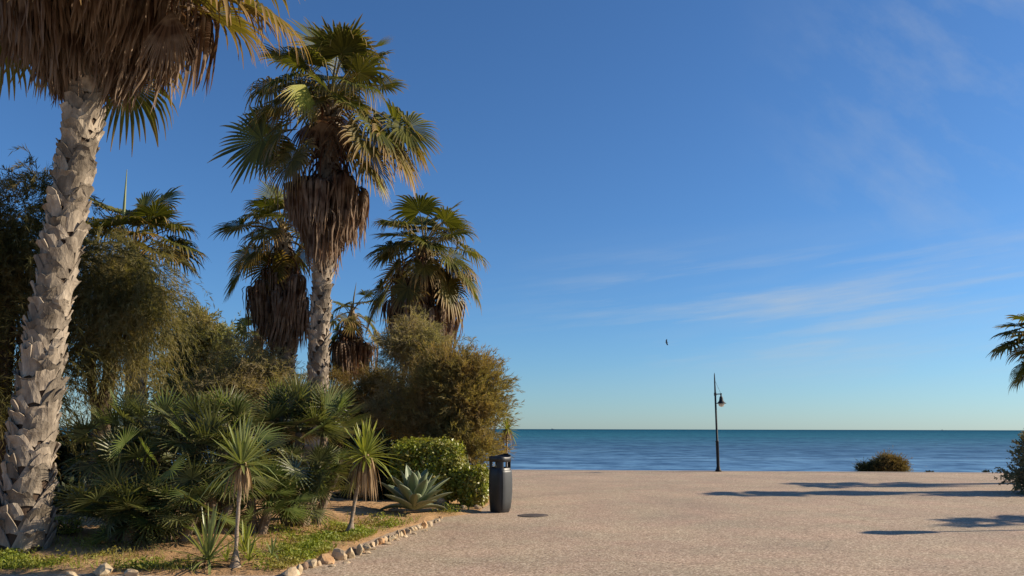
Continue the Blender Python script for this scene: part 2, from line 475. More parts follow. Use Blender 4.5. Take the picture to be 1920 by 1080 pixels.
g = G()
xs = (-150, 150)
P = [(xs[0], -40, 0), (xs[1], -40, 0), (xs[1], edge_y(xs[1]), 0), (xs[0], edge_y(xs[0]), 0)]
P2 = [(a, b, -0.8) for a, b, _ in P]
g.add(P + P2, [[0, 1, 2, 3]])
g.add(P + P2, [[3, 2, 6, 7]])
tag(g.build('plaza', M['plaza'], smooth=False), kind='structure')
g = G()
ks = np.array([(-150, edge_y(-150)), (150, edge_y(150))])
V = []
for x_, y_ in ks:
    for dy_, dz_ in ((0.004, -0.7), (0.004, 0.012), (0.30, 0.012), (0.30, -0.7)):
        V.append((x_, y_ + dy_, dz_))
g.add(V, [[0, 1, 5, 4], [1, 2, 6, 5], [2, 3, 7, 6]])
tag(g.build('plaza_kerb', M['edge'], smooth=False), kind='structure')
g = G()
g.add([(-400, 24, -0.72), (400, 24, -0.72), (400, 46, -1.1), (-400, 46, -1.1), (400, 90, -3.4), (-400, 90, -3.4)], [[0, 1, 2, 3], [3, 2, 4, 5]])
tag(g.build('beach', M['sand'], smooth=False), kind='structure')
g = G()
ys = np.array([58, 120, 300, 900, 3000, 10000, 40000.0])
V = np.stack([np.stack([np.full(2, 0) + np.array([-1, 1]) * max(40000, 0), np.full(2, y_), np.full(2, -2.5)], -1) for y_ in ys])
g.add(V, gridF(len(ys), 2)[:, ::-1])
tag(g.build('sea', M['sea'], smooth=False), kind='structure')

# garden bed: everything inside this outline, its surface rising gently from the stone border
bp = [(-420, 1082), (-150, 1080), (60, 1077), (160, 1076), (330, 1080), (540, 1078), (590, 1060), (640, 1036), (690, 1015), (740, 996), (785, 983), (822, 971), (870, 965), (905, 961)]
border = [gd(a, b)[:2] for a, b in bp] + [np.array(q) for q in ((-0.62, 16.7), (-0.45, 18), (-0.35, 22), (-0.45, 28), (-0.5, 31.6))]
border = np.array(border)
poly = np.vstack([border, [(-60, 31.6), (-60, border[0][1])]])


def seg_dist(x, y):
    d = np.full(x.shape, 1e9)
    for a, b in zip(border[:-1], border[1:]):
        ab = b - a
        t_ = np.clip(((x - a[0]) * ab[0] + (y - a[1]) * ab[1]) / (ab @ ab), 0, 1)
        d = np.minimum(d, np.hypot(x - a[0] - t_ * ab[0], y - a[1] - t_ * ab[1]))
    return d


def inside(x, y):
    r = np.zeros(x.shape, bool)
    q = len(poly)
    for i in range(q):
        a, b = poly[i], poly[(i + 1) % q]
        cnd = (a[1] > y) != (b[1] > y)
        with np.errstate(divide='ignore', invalid='ignore'):
            xi = (b[0] - a[0]) * (y - a[1]) / (b[1] - a[1] + 1e-12) + a[0]
        r ^= cnd & (x < xi)
    return r


def sst(a, b, x):
    t_ = np.clip((x - a) / (b - a), 0, 1)
    return t_ * t_ * (3 - 2 * t_)


def bedz(x, y):
    x = np.asarray(x, float); y = np.asarray(y, float)
    d = seg_dist(x, y) * np.where(inside(x, y), 1, -1)
    wv = 0.018 * np.sin(3.1 * x + 1.7 * np.sin(2.3 * y)) + 0.014 * np.sin(5.3 * y + 2 * np.sin(1.9 * x)) + 0.008 * np.sin(13 * x + 3 * y) * np.sin(11 * y - 4 * x)
    return np.where(d > 0, 0.035 * sst(0, 0.15, d) + 0.13 * sst(0.1, 2.5, d) + wv * sst(0.1, 0.7, d), -0.03 * sst(0, 0.1, -d) - 0.001)


gx = np.concatenate([np.arange(-60, -14, 1.0), np.arange(-14, 0.2, 0.09)])
gy = np.concatenate([np.arange(8.6, 21, 0.09), np.arange(21, 32, 0.5)])
X, Y = np.meshgrid(gx, gy)
Z = bedz(X, Y)
F = gridF(len(gy), len(gx))
dd = (inside(X, Y) | (seg_dist(X, Y) < 0.12)).ravel()
F = F[dd[F].all(1)]
g = G()
g.add(np.stack([X, Y, Z], -1), F)
tag(g.build('garden_bed', M['soil']), kind='structure')


def bz(p):
    return float(bedz(np.array([p[0]]), np.array([p[1]]))[0])


def onbed(x, y):
    p = gd(x, y)
    for _ in range(6):
        p = gd(x, y, bz(p))
    p[2] = bz(p)
    return p


g = G()
lx = np.linspace(-40, -7.5, 60); ly = np.linspace(21.0, 31.4, 30)
X, Y = np.meshgrid(lx, ly)
g.add(np.stack([X, Y, bedz(X, Y) + 0.03 + 0.01 * np.sin(4 * X) * np.sin(3 * Y)], -1), gridF(30, 60))
tag(g.build('lawn', M['lawn']), kind='structure')


# ------------------------------------------------------------------ plant generators
def frond(g, p0, p1, R, rng, nseg=34, spread=4.0, droop=0.5, lift=0.25, cup=0.2, fused=0.58, roll=0.0, pet=0.016, ctrl=None, radial=None, ragged=0.08, lenpow=0.25, tscale=1.0, N_=None):
    p0 = np.asarray(p0, float); p1 = np.asarray(p1, float)
    L = np.linalg.norm(p1 - p0)
    if ctrl is None:
        ctrl = (p0 + p1) / 2 + np.array([0, 0, lift * L])
    path = bez(p0, ctrl, p1, 7)
    tube(g, path, np.linspace(pet * 1.35, pet * 0.7, 7), 5, 0.0, cap=False)
    T = nrm(p1 - ctrl)
    if radial is None:
        radial = nrm(np.array([p1[0] - p0[0], p1[1] - p0[1], 1e-4]))
    ref = np.array([0, 0, 1.0]) * 0.8 + radial * 0.6 if N_ is None else np.asarray(N_, float)
    Nn = nrm(ref - (ref @ T) * T)
    S = np.cross(Nn, T)
    if roll:
        Nn, S = Nn * math.cos(roll) + S * math.sin(roll), S * math.cos(roll) - Nn * math.sin(roll)
    da = spread / nseg
    a = np.linspace(-spread / 2, spread / 2, nseg)
    ln = R * (1 - lenpow * (np.abs(a) / (spread / 2)) ** 2) * (1 + ragged * rng.standard_normal(nseg))
    tt = np.array([0.02, 0.22, fused * 0.9, fused + 0.12, (fused + 1.12) / 2, 0.9, 1.0])
    d = np.cos(a)[:, None] * T + np.sin(a)[:, None] * S + cup * (1 - np.cos(a))[:, None] * Nn
    W = -np.sin(a)[:, None] * T + np.cos(a)[:, None] * S
    over = np.clip(tt - fused * 0.8, 0, None)
    rnd = rng.uniform(0.55, 1.45, nseg)
    sg = droop * R * 2.2 * over[None] ** 2 * rnd[:, None]
    reach = ln[:, None] * tt[None] - 0.35 * np.minimum(sg, R * 0.8)
    c = p1 + d[:, None] * reach[..., None] + np.array([0, 0, -1.0]) * sg[..., None]
    c = c + W[:, None] * (rng.standard_normal(nseg)[:, None] * 0.05 * R * over[None] ** 1.5)[..., None]
    hf = fused * np.tan(da / 2) * ln * 1.02
    hw = np.where(tt[None] <= fused, tt[None] * ln[:, None] * np.tan(da / 2) * 1.02,
                  hf[:, None] * np.clip(1 - (tt[None] - fused) / (1.02 - fused), 0, 1) ** 0.75)
    off = hw[..., None] * W[:, None]
    mid = c - Nn * hw[..., None] * 0.55
    V = np.stack([c - off, mid, c + off], 2)
    t = np.broadcast_to((0.05 + 0.95 * tt * tscale)[None, :, None], V.shape[:3])
    g.add(V, batchF(nseg, len(tt), 3), np.clip(t, 0, 1).ravel())


def hanging(g, top, az, rng, petlen, R, out=0.35, r0=0.2, spread=1.5, nseg=16, droop=0.3, pet=0.02):
    rad = np.array([math.cos(az), math.sin(az), 0])
    p0 = top + rad * r0
    p1 = top + rad * (r0 + out * 0.75) + np.array([0, 0, -petlen])
    ctrl = top + rad * (r0 + out * 1.2) + np.array([0, 0, -petlen * 0.1])
    frond(g, p0, p1, R, rng, nseg, spread, droop, ctrl=ctrl, radial=rad, cup=-0.15, fused=0.4, roll=rng.normal(0, 0.5), pet=pet, ragged=0.14)


def umbrella(g, top, az, rng, petlen, R, out=0.35, r0=0.2, nseg=26, pet=0.02):
    """a dead fan: its stalk bends down and the whole blade has folded and hangs from the stalk's end"""
    rad = np.array([math.cos(az), math.sin(az), 0])
    side = np.array([-rad[1], rad[0], 0])
    p0 = top + rad * r0
    sh = top + rad * (r0 + out) + np.array([0, 0, -petlen]) + side * rng.normal(0, 0.05)
    c1 = top + rad * (r0 + out * 1.1) + np.array([0, 0, -petlen * 0.15])
    tube(g, bez(p0, c1, sh, 8), np.linspace(pet * 1.4, pet * 0.8, 8), 5, 0.0, cap=False)
    tt = np.linspace(0, 1, 8)
    ph = rng.uniform(0, 2 * PI, nseg)
    rr = R * rng.uniform(0.10, 0.19, nseg) * rng.choice([1, 1, 1.6], nseg) * rng.uniform(0.8, 1.25)
    ln = R * (rng.uniform(0.78, 1.12, nseg) - 0.15 * (rng.random(nseg) < 0.2))
    prof = np.array([0.0, 0.62, 0.95, 1.0, 0.95, 0.9, 0.92, 1.0])
    fall = np.array([0.0, -0.02, 0.09, 0.25, 0.45, 0.66, 0.85, 1.0])
    ang = ph[:, None] + rng.normal(0, 0.25, nseg)[:, None] * tt
    wob = rng.normal(0, 0.022, (nseg, 8)).cumsum(1)
    d = np.cos(ang)[..., None] * rad + np.sin(ang)[..., None] * side
    c = sh + d * (rr[:, None] * prof + wob)[..., None] + np.array([0, 0, -1.0]) * (ln[:, None] * fall)[..., None]
    c = c - rad * (0.22 * R * tt ** 1.6)[None, :, None] * rng.uniform(-0.3, 1.3) + side * (0.1 * R * tt ** 1.5)[None, :, None] * rng.normal(0, 1)
    wv = -np.sin(ang)[..., None] * rad + np.cos(ang)[..., None] * side
    tw = rng.normal(0, 0.7, nseg)[:, None, None]
    wv = nrm(wv * np.cos(tw) + d * np.sin(tw))
    hw = R * 0.030 * np.array([0.35, 0.9, 1.0, 1.0, 0.85, 0.65, 0.4, 0.05]) * rng.uniform(0.7, 1.3, (nseg, 1))
    o = wv * hw[..., None]
    V = np.stack([c - o, c + d * hw[..., None] * 0.5, c + o], 2)
    g.add(V, batchF(nseg, 8, 3), np.broadcast_to((0.05 + 0.95 * tt)[None, :, None], V.shape[:3]).ravel())


def boots(g, path, rad, rng, per_m, bw, bh, out, z0=0.0, z1=1e9, sub=5):
    """old leaf bases standing off the trunk in a spiral"""
    path = np.asarray(path); H = path[-1, 2]
    z1 = min(z1, H)
    n = int((z1 - z0) * per_m)
    z = z0 + (np.arange(n) + 0.5) / n * (z1 - z0)
    th = np.arange(n) * 2.39996 + rng.normal(0, 0.12, n)
    cx = np.interp(z, path[:, 2], path[:, 0]); cy = np.interp(z, path[:, 2], path[:, 1])
    rr = np.interp(z, path[:, 2], rad)
    R_, C_ = 6, sub
    s = np.linspace(0, 1, R_)
    u = np.linspace(-1, 1, C_)
    w_ = bw * rng.uniform(0.8, 1.2, n); h_ = bh * rng.uniform(0.75, 1.25, n); o_ = out * rng.uniform(0.45, 1.5, n)
    skew = rng.normal(0, 0.16, n) + 0.34 * np.where(np.arange(n) % 2 == 0, 1, -1)
    jag = rng.uniform(-0.16, 0.2, (n, C_))
    flip = rng.uniform(-0.45, 0.55, (n, 1, 1))
    hw = (w_[:, None] * 0.5 * (1 - 0.42 * s[None] ** 1.2))          # n,R
    ang = th[:, None, None] + (hw[..., None] * u + (skew[:, None] * h_[:, None] * s[None])[..., None]) / rr[:, None, None]
    lipcurl = o_[:, None] * s[None] ** 1.7
    rad_f = rr[:, None, None] * 1.0 + 0.012 + lipcurl[..., None] * (1 + flip * (u ** 2 - 0.4) + 0.35 * rng.uniform(-1, 1, (n, 1, 1)) * u) + 0.02 * (1 - u ** 2)
    zz = z[:, None, None] + h_[:, None, None] * (s[None, :, None] - 0.35) + h_[:, None, None] * jag[:, None, :] * (s ** 3)[None, :, None]
    zz = zz - h_[:, None, None] * 0.28 * (u ** 2) * (1 - s)[None, :, None]
    def pos(r):
        return np.stack([cx[:, None, None] + r * np.cos(ang), cy[:, None, None] + r * np.sin(ang), np.broadcast_to(zz, r.shape)], -1)
    Vf = pos(rad_f)
    thick = 0.028 * (bw / 0.38)
    Vb = pos(rad_f - thick)
    V = np.concatenate([Vf, Vb], 1)            # n, 2R, C
    q = R_ * C_
    ff = gridF(R_, C_)
    fb = gridF(R_, C_)[:, ::-1] + q
    rim = []
    for i in range(R_ - 1):
        rim.append([i * C_, (i + 1) * C_, q + (i + 1) * C_, q + i * C_])
        e = C_ - 1
        rim.append([(i + 1) * C_ + e, i * C_ + e, q + i * C_ + e, q + (i + 1) * C_ + e])
    for j in range(C_ - 1):
        a = (R_ - 1) * C_ + j
        rim.append([a, a + 1, q + a + 1, q + a])
    f = np.concatenate([ff, fb, np.array(rim)])
    g.add(V, (f[None] + (np.arange(n) * 2 * q)[:, None, None]).reshape(-1, 4), 0.5)


def trunk_path(base, pts, n=40):
    pts = np.asarray(pts, float) - np.asarray(base)
    zq = np.linspace(pts[0, 2], pts[-1, 2], n)
    return np.stack([np.interp(zq, pts[:, 2], pts[:, 0]), np.interp(zq, pts[:, 2], pts[:, 1]), zq], -1)


def fan_palm(name_label, base, top_pts, radii, boot, crown_list, rng, heart=None, random_fronds=0, reach=(0.9, 1.4), blade=(0.8, 1.0), skirt=(), old_fronds=0, group='fan palms around the promenade', droop=0.6, pet=0.018, nseg=42, extra=None, elr=(-25, 80)):
    t = thing('fan_palm', name_label, 'palm tree', base, group)
    base = np.asarray(base)
    path = trunk_path(base, top_pts)
    rad = np.interp(np.linspace(0, 1, len(path)), [i / (len(radii) - 1) for i in range(len(radii))], radii)
    g = G()
    tube(g, path, rad, 20, 0.0)
    if boot:
        boots(g, path, rad, rng, *boot)
    g.build('trunk', M['boot'], t, smooth=False)
    hp = path[-1] if heart is None else np.asarray(heart) - base
    # the crown: its heart of sheaths and the unopened spear, the fronds hang on it
    g = G()
    tube(g, [path[-1] - (0, 0, 0.3), hp + (0, 0, 0.1), hp + (0, 0, 0.45)], [rad[-1] * 0.95, rad[-1] * 0.75, 0.05], 12, 0.0)
    tube(g, [hp, hp + (0.04, 0, 0.7), hp + (0.10, 0.03, 1.25)], [0.03, 0.03, 0.006], 6, 0.3)
    crown = g.build('crown', M['frond_old'], t)
    for e in crown_list:
        x_, y_, dY, R_, kind = e[:5]
        o = e[5] if len(e) > 5 else {}
        tgt = at(x_, y_, base[1] + dY) - base
        st = hp + np.array([0, 0, rng.uniform(-0.15, 0.25)])
        g = G()
        kw = dict(nseg=nseg, spread=rng.uniform(4.2, 5.2), droop=droop * rng.uniform(0.6, 1.2), pet=pet, lift=0.2)
        kw.update(o)
        if kw['spread'] > 3: kw['spread'] *= 1.08
        kw['droop'] *= 0.62; R_ = R_ * 1.12
        frond(g, st, tgt, R_, rng, **kw)
        g.build('frond', M[kind], crown)
    for i in range(random_fronds):
        az = i * 2.39996 + rng.normal(0, 0.2)
        el = math.radians(rng.uniform(*elr))
        L = rng.uniform(*reach)
        dr = np.array([math.cos(az) * math.cos(el), math.sin(az) * math.cos(el), math.sin(el)])
        st = hp + np.array([0, 0, -0.1 + 0.3 * math.sin(el)])
        g = G()
        frond(g, st, st + dr * L, rng.uniform(*blade), rng, nseg=nseg, spread=rng.uniform(4.0, 5.2), droop=droop * rng.uniform(0.35, 1.0), pet=pet, lift=0.22, roll=rng.normal(0, 0.3))
        k = 'frond_old' if (el < math.radians(0) and rng.random() < 0.6) else 'frond'
        g.build('frond', M[k], crown)
    for i in range(old_fronds):
        az = rng.uniform(0, 2 * PI)
        g = G()
        hanging(g, hp + (0, 0, rng.uniform(-0.3, 0.0)), az, rng, rng.uniform(*reach) * 0.55, rng.uniform(*blade), out=rng.uniform(0.35, 0.8), r0=rad[-1] * 0.5, spread=rng.uniform(2.0, 3.2), nseg=22, droop=0.35, pet=pet)
        g.build('frond', M['frond_old' if rng.random() < 0.6 else 'frond_dead'], crown)
    if skirt:
        g = G()
        for (n, zt, zs, pl, R_, ou, spd) in skirt:
            for i in range(n):
                az = i * 2.39996 + rng.normal(0, 0.25)
                z_ = zt - base[2] + rng.uniform(-zs, zs)
                c_ = np.array([np.interp(z_, path[:, 2], path[:, 0]), np.interp(z_, path[:, 2], path[:, 1]), z_])
                umbrella(g, c_, az, rng, pl * rng.uniform(0.75, 1.25), R_ * rng.uniform(0.75, 1.2), out=ou * rng.uniform(0.5, 1.2), r0=np.interp(z_, path[:, 2], rad) * 0.9, pet=pet)
        g.build('dead_frond_skirt', M['frond_dead'], t)
    if extra:
        extra(t, crown, hp, base)
    return t


def feather(g, clumps, rng, n, L, droop, K, nl, nw, subs=40, subr=0.33, up=0.3, shell=0.55, coh=0.55):
    """fine feathery foliage: drooping sprays set round many small centres inside the clumps"""
    cl = np.array([c[:6] for c in clumps]); wt = np.array([c[6] for c in clumps], float)
    wt /= wt.sum()
    k = rng.choice(len(cl), subs * len(cl), p=wt)
    d = nrm(rng.standard_normal((len(k), 3)))
    d[:, 2] *= 0.9
    sc = cl[k, :3] + d * cl[k, 3:6] * (rng.random((len(k), 1)) ** shell)
    sr = cl[k, 3:6].min(1) * subr * rng.uniform(0.5, 1.35, len(k))
    j = rng.choice(len(k), n, p=sr ** 2 / (sr ** 2).sum())
    o = rng.standard_normal((n, 3))
    p0 = sc[j] + nrm(o) * (sr[j] * rng.random(n) ** 0.45)[:, None]
    outw = nrm(p0 - cl[k[j], :3])
    dr = nrm(outw * 0.8 + nrm(o) * 0.9 + np.array([0, 0, up]))
    Ls = L * rng.uniform(0.5, 1.4, n)
    st_ = rng.random(n) < 0.07                       # stray sprays break the outline
    p0 = p0 + outw * (st_ * rng.uniform(0.0, 0.2, n) * L)[:, None]
    Ls = Ls * np.where(st_, 1.7, 1.0)
    s = rng.random((n, K))
    pos = p0[:, None] + dr[:, None] * (Ls[:, None] * s)[..., None]
    pos[..., 2] -= droop * Ls[:, None] * s ** 2
    tan = dr[:, None] + np.array([0, 0, -2 * droop]) * s[..., None]
    tan = nrm(tan)
    nd = nrm(tan + rng.standard_normal((n, K, 3)) * coh)
    wd = nrm(np.cross(nd, rng.standard_normal((n, K, 3))))
    ll = nl * rng.uniform(0.6, 1.4, (n, K, 1))
    ww = nw * rng.uniform(0.7, 1.3, (n, K, 1))
    mid = pos + nd * ll * 0.45
    V = np.stack([pos, mid + wd * ww, pos + nd * ll, mid - wd * ww], 2).reshape(-1, 3)
    g.add(V, np.arange(len(V)).reshape(-1, 4), 0.5)
    return sc


def branches(g, root, sc, rng, n, r0, r1=0.008, mid_z=0.5, wob=0.15):
    root = np.asarray(root, float)
    for q in rng.permutation(len(sc))[:n]:
        e = sc[q]
        c_ = root + (e - root) * np.array([0.3, 0.3, mid_z + 0.25]) + rng.normal(0, wob, 3)
        tube(g, bez(root, c_, e, 9), np.linspace(r0, r1, 9), 5, 0.5, cap=False)


def wclumps(lst, base):
    """(x, y, distance, half width, half height in photo pixels, weight) -> ellipsoids round the plant's base"""
    r = []
    for x_, y_, Y_, a, b, w_ in lst:
        p = at(x_, y_, Y_) - base
        r.append((p[0], p[1], p[2], px(a, Y_), max(px(a, Y_) * 0.8, 0.15), px(b, Y_), w_))
    return r


def feather_tree(name, label, cat, bpx, Y_, clumps, mat, rng, n, L, droop=0.5, K=16, nl=0.13, nw=0.008, trunk=None, subs=40, subr=0.33, up=0.3, bark='wood', nb=40, br=0.035, group=None, shell=0.55, coh=0.55):
    base = at(bpx, 900, Y_)
    base[2] = bz(base)
    t = thing(name, label, cat, base, group)
    cl = wclumps(clumps, base)
    g = G()
    sc = feather(g, cl, rng, n, L, droop, K, nl, nw, subs, subr, up, shell, coh)
    g.build('crown' if cat == 'tree' else 'foliage', M[mat], t, smooth=False)
    g = G()
    if trunk:
        for pts, r_a, r_b in trunk:
            pp = [np.array(at(x_, y_, Y_) - base) for x_, y_ in pts]
            pp[0] = np.array([pp[0][0], pp[0][1], -0.1])
            n_ = 14
            pp = np.array(pp)
            s_ = np.linspace(0, len(pp) - 1, n_)
            path = np.stack([np.interp(s_, np.arange(len(pp)), pp[:, i]) for i in range(3)], -1)
            tube(g, path, np.linspace(r_a, r_b, n_), 9, 0.5)
            near = sc[np.argsort(np.linalg.norm(sc - path[-1], axis=1))[:max(6, nb // len(trunk))]]
            branches(g, path[-1], near, rng, len(near), r_b * 0.8, 0.01)
            branches(g, path[n_ * 2 // 3], near, rng, len(near) // 2, r_b * 0.6, 0.01)
    else:
        for i in range(5):
            q = rng.normal(0, 0.12, 3); q[2] = -0.05
            branches(g, q, sc, rng, nb // 5, br)
    g.build('trunk' if trunk else 'stem', M[bark], t)
    return t


def leaf_cloud(g, P_, rng, size, asp=0.55, nrmdir=None, spread=0.9):
    n = len(P_)
    nd = nrm(rng.standard_normal((n, 3)))
    if nrmdir is not None:
        nd = nrm(nrmdir + nd * spread)
    ax = nrm(np.cross(nd, rng.standard_normal((n, 3))))
    bx = np.cross(nd, ax)
    s = size * rng.uniform(0.6, 1.35, (n, 1))
    V = np.stack([P_ - ax * s * 0.5, P_ + bx * s * asp * 0.5 + nd * s * 0.1, P_ + ax * s * 0.5, P_ - bx * s * asp * 0.5 + nd * s * 0.1], 1).reshape(-1, 3)
    g.add(V, np.arange(len(V)).reshape(-1, 4), 0.5)


def rosette(g, c, rng, n, L, w_, el0=-35, el1=88, droop=0.12, az_off=0.0, stiff=None):
    """narrow sword leaves round a growing point"""
    i = np.arange(n)
    az = i * 2.39996 + az_off + rng.normal(0, 0.15, n)
    el = np.radians(el0 + (el1 - el0) * (i / n) ** 0.85 + rng.normal(0, 5, n))
    d = np.stack([np.cos(az) * np.cos(el), np.sin(az) * np.cos(el), np.sin(el)], -1)
    side = nrm(np.cross(d, [0, 0, 1.0]) + 1e-6)
    nn = np.cross(side, d)
    ln = L * rng.uniform(0.75, 1.12, n)
    tt = np.array([0, 0.12, 0.4, 0.7, 0.9, 1.0])
    wf = np.array([0.55, 0.75, 1.0, 0.8, 0.4, 0.02])
    p = c + d[:, None] * (ln[:, None] * tt)[..., None]
    p = p + np.array([0, 0, -1.0]) * ((droop * (rng.uniform(0.3, 1.6, n) + 5 * (rng.random(n) < 0.12)) * np.cos(el) ** 1.0 * ln)[:, None] * tt ** 2.2)[..., None]
    hw = w_ * wf[None] * rng.uniform(0.85, 1.15, n)[:, None]
    o = side[:, None] * hw[..., None]
    V = np.stack([p - o + nn[:, None] * hw[..., None] * 0.35, p, p + o + nn[:, None] * hw[..., None] * 0.35], 2)
    g.add(V, batchF(n, len(tt), 3), np.broadcast_to(tt[None, :, None], V.shape[:3]).ravel())


def dead_skirt(g, c, rng, n, L, flare=0.35):
    az = rng.uniform(0, 2 * PI, n)
    tt = np.linspace(0, 1, 6)
    ln = L * rng.uniform(0.5, 1.15, n)
    fl = flare * rng.uniform(0.3, 1.3, n)
    rad = 0.03 + (fl * ln)[:, None] * np.sqrt(tt)[None]
    z = -ln[:, None] * tt[None] ** 1.2 + 0.04 + rng.uniform(-0.06, 0.04, n)[:, None]
    p = c + np.stack([np.cos(az)[:, None] * rad, np.sin(az)[:, None] * rad, z], -1)
    hw = 0.011 * np.array([1, 1.1, 1, 0.8, 0.5, 0.05])
    sd_ = np.stack([-np.sin(az), np.cos(az), np.zeros(n)], -1)
    ro = nrm(sd_ + rng.normal(0, 0.5, (n, 3)))
    o = ro[:, None] * hw[None, :, None]
    V = np.stack([p - o, p + o], 2)
    g.add(V, batchF(n, 6, 2), 0.5)


# ------------------------------------------------------------------ the fan palms
rng = np.random.default_rng(11)
B1 = onbed(45, 1034)
Yb = B1[1]
lean = [B1 - np.array([0, 0, 0.15]), at(52, 900, Yb), at(76, 700, Yb), at(112, 480, Yb), at(140, 330, Yb + 0.05), at(158, 190, Yb + 0.1), at(178, 40, Yb + 0.1)]


def big_extra(t, crown, hp, base):
    r2 = np.random.default_rng(5)
    # the closed brown fan hanging right of the trunk
    g = G()
    p1 = at(322, 18, base[1] - 0.5) - base
    frond(g, hp, p1, 0.98, r2, nseg=30, spread=1.15, droop=0.1, ctrl=p1 + np.array([-0.05, 0.1, 0.9]), N_=(0.2, -1, 0.1), cup=0.0, fused=0.62, ragged=0.1, pet=0.022)
    o = g.build('frond', M['frond_dead'], crown)
    o['label'] = 'closed brown dead fan frond hanging beside the trunk'


fan_palm('tall fan palm with pale leaf-base trunk and shaggy brown skirt, nearest the camera',
         B1, lean, [0.27, 0.225, 0.195, 0.18, 0.18, 0.20, 0.24], (52, 0.27, 0.22, 0.062, 0.0, 99),
         [(468, 12, -0.6, 0.85, 'frond_old', dict(droop=1.0)), (430, -60, 0.3, 1.0, 'frond', dict(droop=1.0)), (380, -20, -0.9, 0.95, 'frond_old', dict(droop=0.9)),
          (350, -110, 0.6, 1.0, 'frond', {}), (60, -90, -0.8, 1.0, 'frond', {}), (-60, -20, 0.2, 1.0, 'frond_old', {}), (180, -180, -0.9, 1.0, 'frond', {}), (250, -160, 0.8, 1.0, 'frond', {}),
          (395, 25, 0.2, 0.95, 'frond_old', dict(droop=0.9)), (120, -40, -1.2, 0.9, 'frond_old', {})],
         rng, random_fronds=20, elr=(-10, 80), reach=(1.2, 1.7), blade=(0.95, 1.15),
         skirt=[(34, 8.35, 0.4, 0.45, 1.05, 0.65, 1.5), (36, 7.85, 0.4, 0.4, 1.0, 0.42, 1.4), (24, 7.35, 0.3, 0.25, 0.8, 0.22, 1.3), (34, 8.4, 0.45, 0.4, 1.05, 1.05, 1.5)],
         droop=0.8, pet=0.022, nseg=44, extra=big_extra)

rng = np.random.default_rng(21)
Y2 = 18.0
B2 = at(590, 945, Y2); B2[2] = bz(B2)
path2 = [B2 - np.array([0, 0, 0.1]), at(594, 740, Y2), at(600, 600, Y2), at(607, 470, Y2), at(614, 360, Y2), at(620, 192, Y2)]
C2 = [(492, 262, -0.2, 1.0, 'frond', dict(spread=5.0, droop=0.25, N_=(-0.2, -1, 0.1))), (740, 235, 0.3, 1.1, 'frond', dict(spread=4.8, droop=0.75)),
      (725, 265, -0.5, 1.05, 'frond_old', dict(droop=0.9, spread=4.6)), (700, 235, -0.8, 1.0, 'frond', dict(droop=0.8)),
      (770, 270, 0.1, 0.62, 'frond_old', dict(droop=0.8)), (604, 92, 0.2, 0.95, 'frond', dict(droop=0.3)), (640, 100, -0.5, 0.85, 'frond', dict(droop=0.35)), (548, 118, 0.3, 0.95, 'frond', dict(droop=0.4)),
      (575, 120, -0.6, 0.8, 'frond', dict(droop=0.9)), (690, 120, 0.4, 0.7, 'frond', {}), (700, 90, -0.2, 0.5, 'frond_yellow', dict(spread=0.9, droop=0.1)),
      (762, 240, -0.3, 0.85, 'frond', dict(spread=5.0, droop=0.5, N_=(0.3, -0.7, 0.6))), (690, 262, -1.1, 0.9, 'frond_old', dict(droop=0.6)), (548, 300, -0.9, 0.8, 'frond_old', dict(droop=0.9)),
      (715, 160, 0.6, 0.65, 'frond', {}), (540, 150, -0.7, 0.7, 'frond', dict(droop=1.4)), (508, 165, 0.2, 0.7, 'frond_old', dict(droop=1.6)),
      (572, 158, -1.25, 0.95, 'frond_yellow', dict(spread=1.5, droop=0.2, ctrl=at(584, 112, Y2 - 0.9) - B2, N_=(0.75, -0.65, 0.1))),
      (662, 160, -0.9, 0.8, 'frond', dict(droop=1.2)), (655, 190, -1.1, 0.6, 'frond', {}), (520, 280, 0.6, 0.75, 'frond', {}), (530, 245, -0.7, 0.7, 'frond_old', dict(droop=1.0)),
      (690, 300, -0.9, 0.75, 'frond_old', dict(droop=0.7)), (700, 315, -0.3, 0.8, 'frond_yellow', dict(spread=1.7, droop=0.3)), (560, 285, -0.9, 0.7, 'frond_old', {}), (640, 255, 0.8, 0.8, 'frond', {}), (600, 170, 1.0, 0.9, 'frond', {}),
      (500, 230, 0.5, 0.8, 'frond', {}), (745, 290, 0.5, 0.8, 'frond_old', dict(droop=0.8))]
zs2 = at(614, 345, Y2)[2]
fan_palm('tall middle garden fan palm with hanging brown thatch and one yellow frond',
         B2, path2, [0.25, 0.185, 0.17, 0.17, 0.18, 0.2], (60, 0.19, 0.20, 0.05, 0.0, 99), C2, rng, random_fronds=15, elr=(-25, 65), reach=(0.65, 1.1), blade=(0.85, 1.05),
         skirt=[(15, zs2 + 1.0, 0.4, 1.1, 1.0, 0.78, 1.15), (22, zs2 + 0.5, 0.4, 0.95, 1.05, 0.5, 1.1), (20, zs2 - 0.1, 0.4, 0.7, 1.05, 0.24, 1.1)],
         old_fronds=10, droop=0.65)

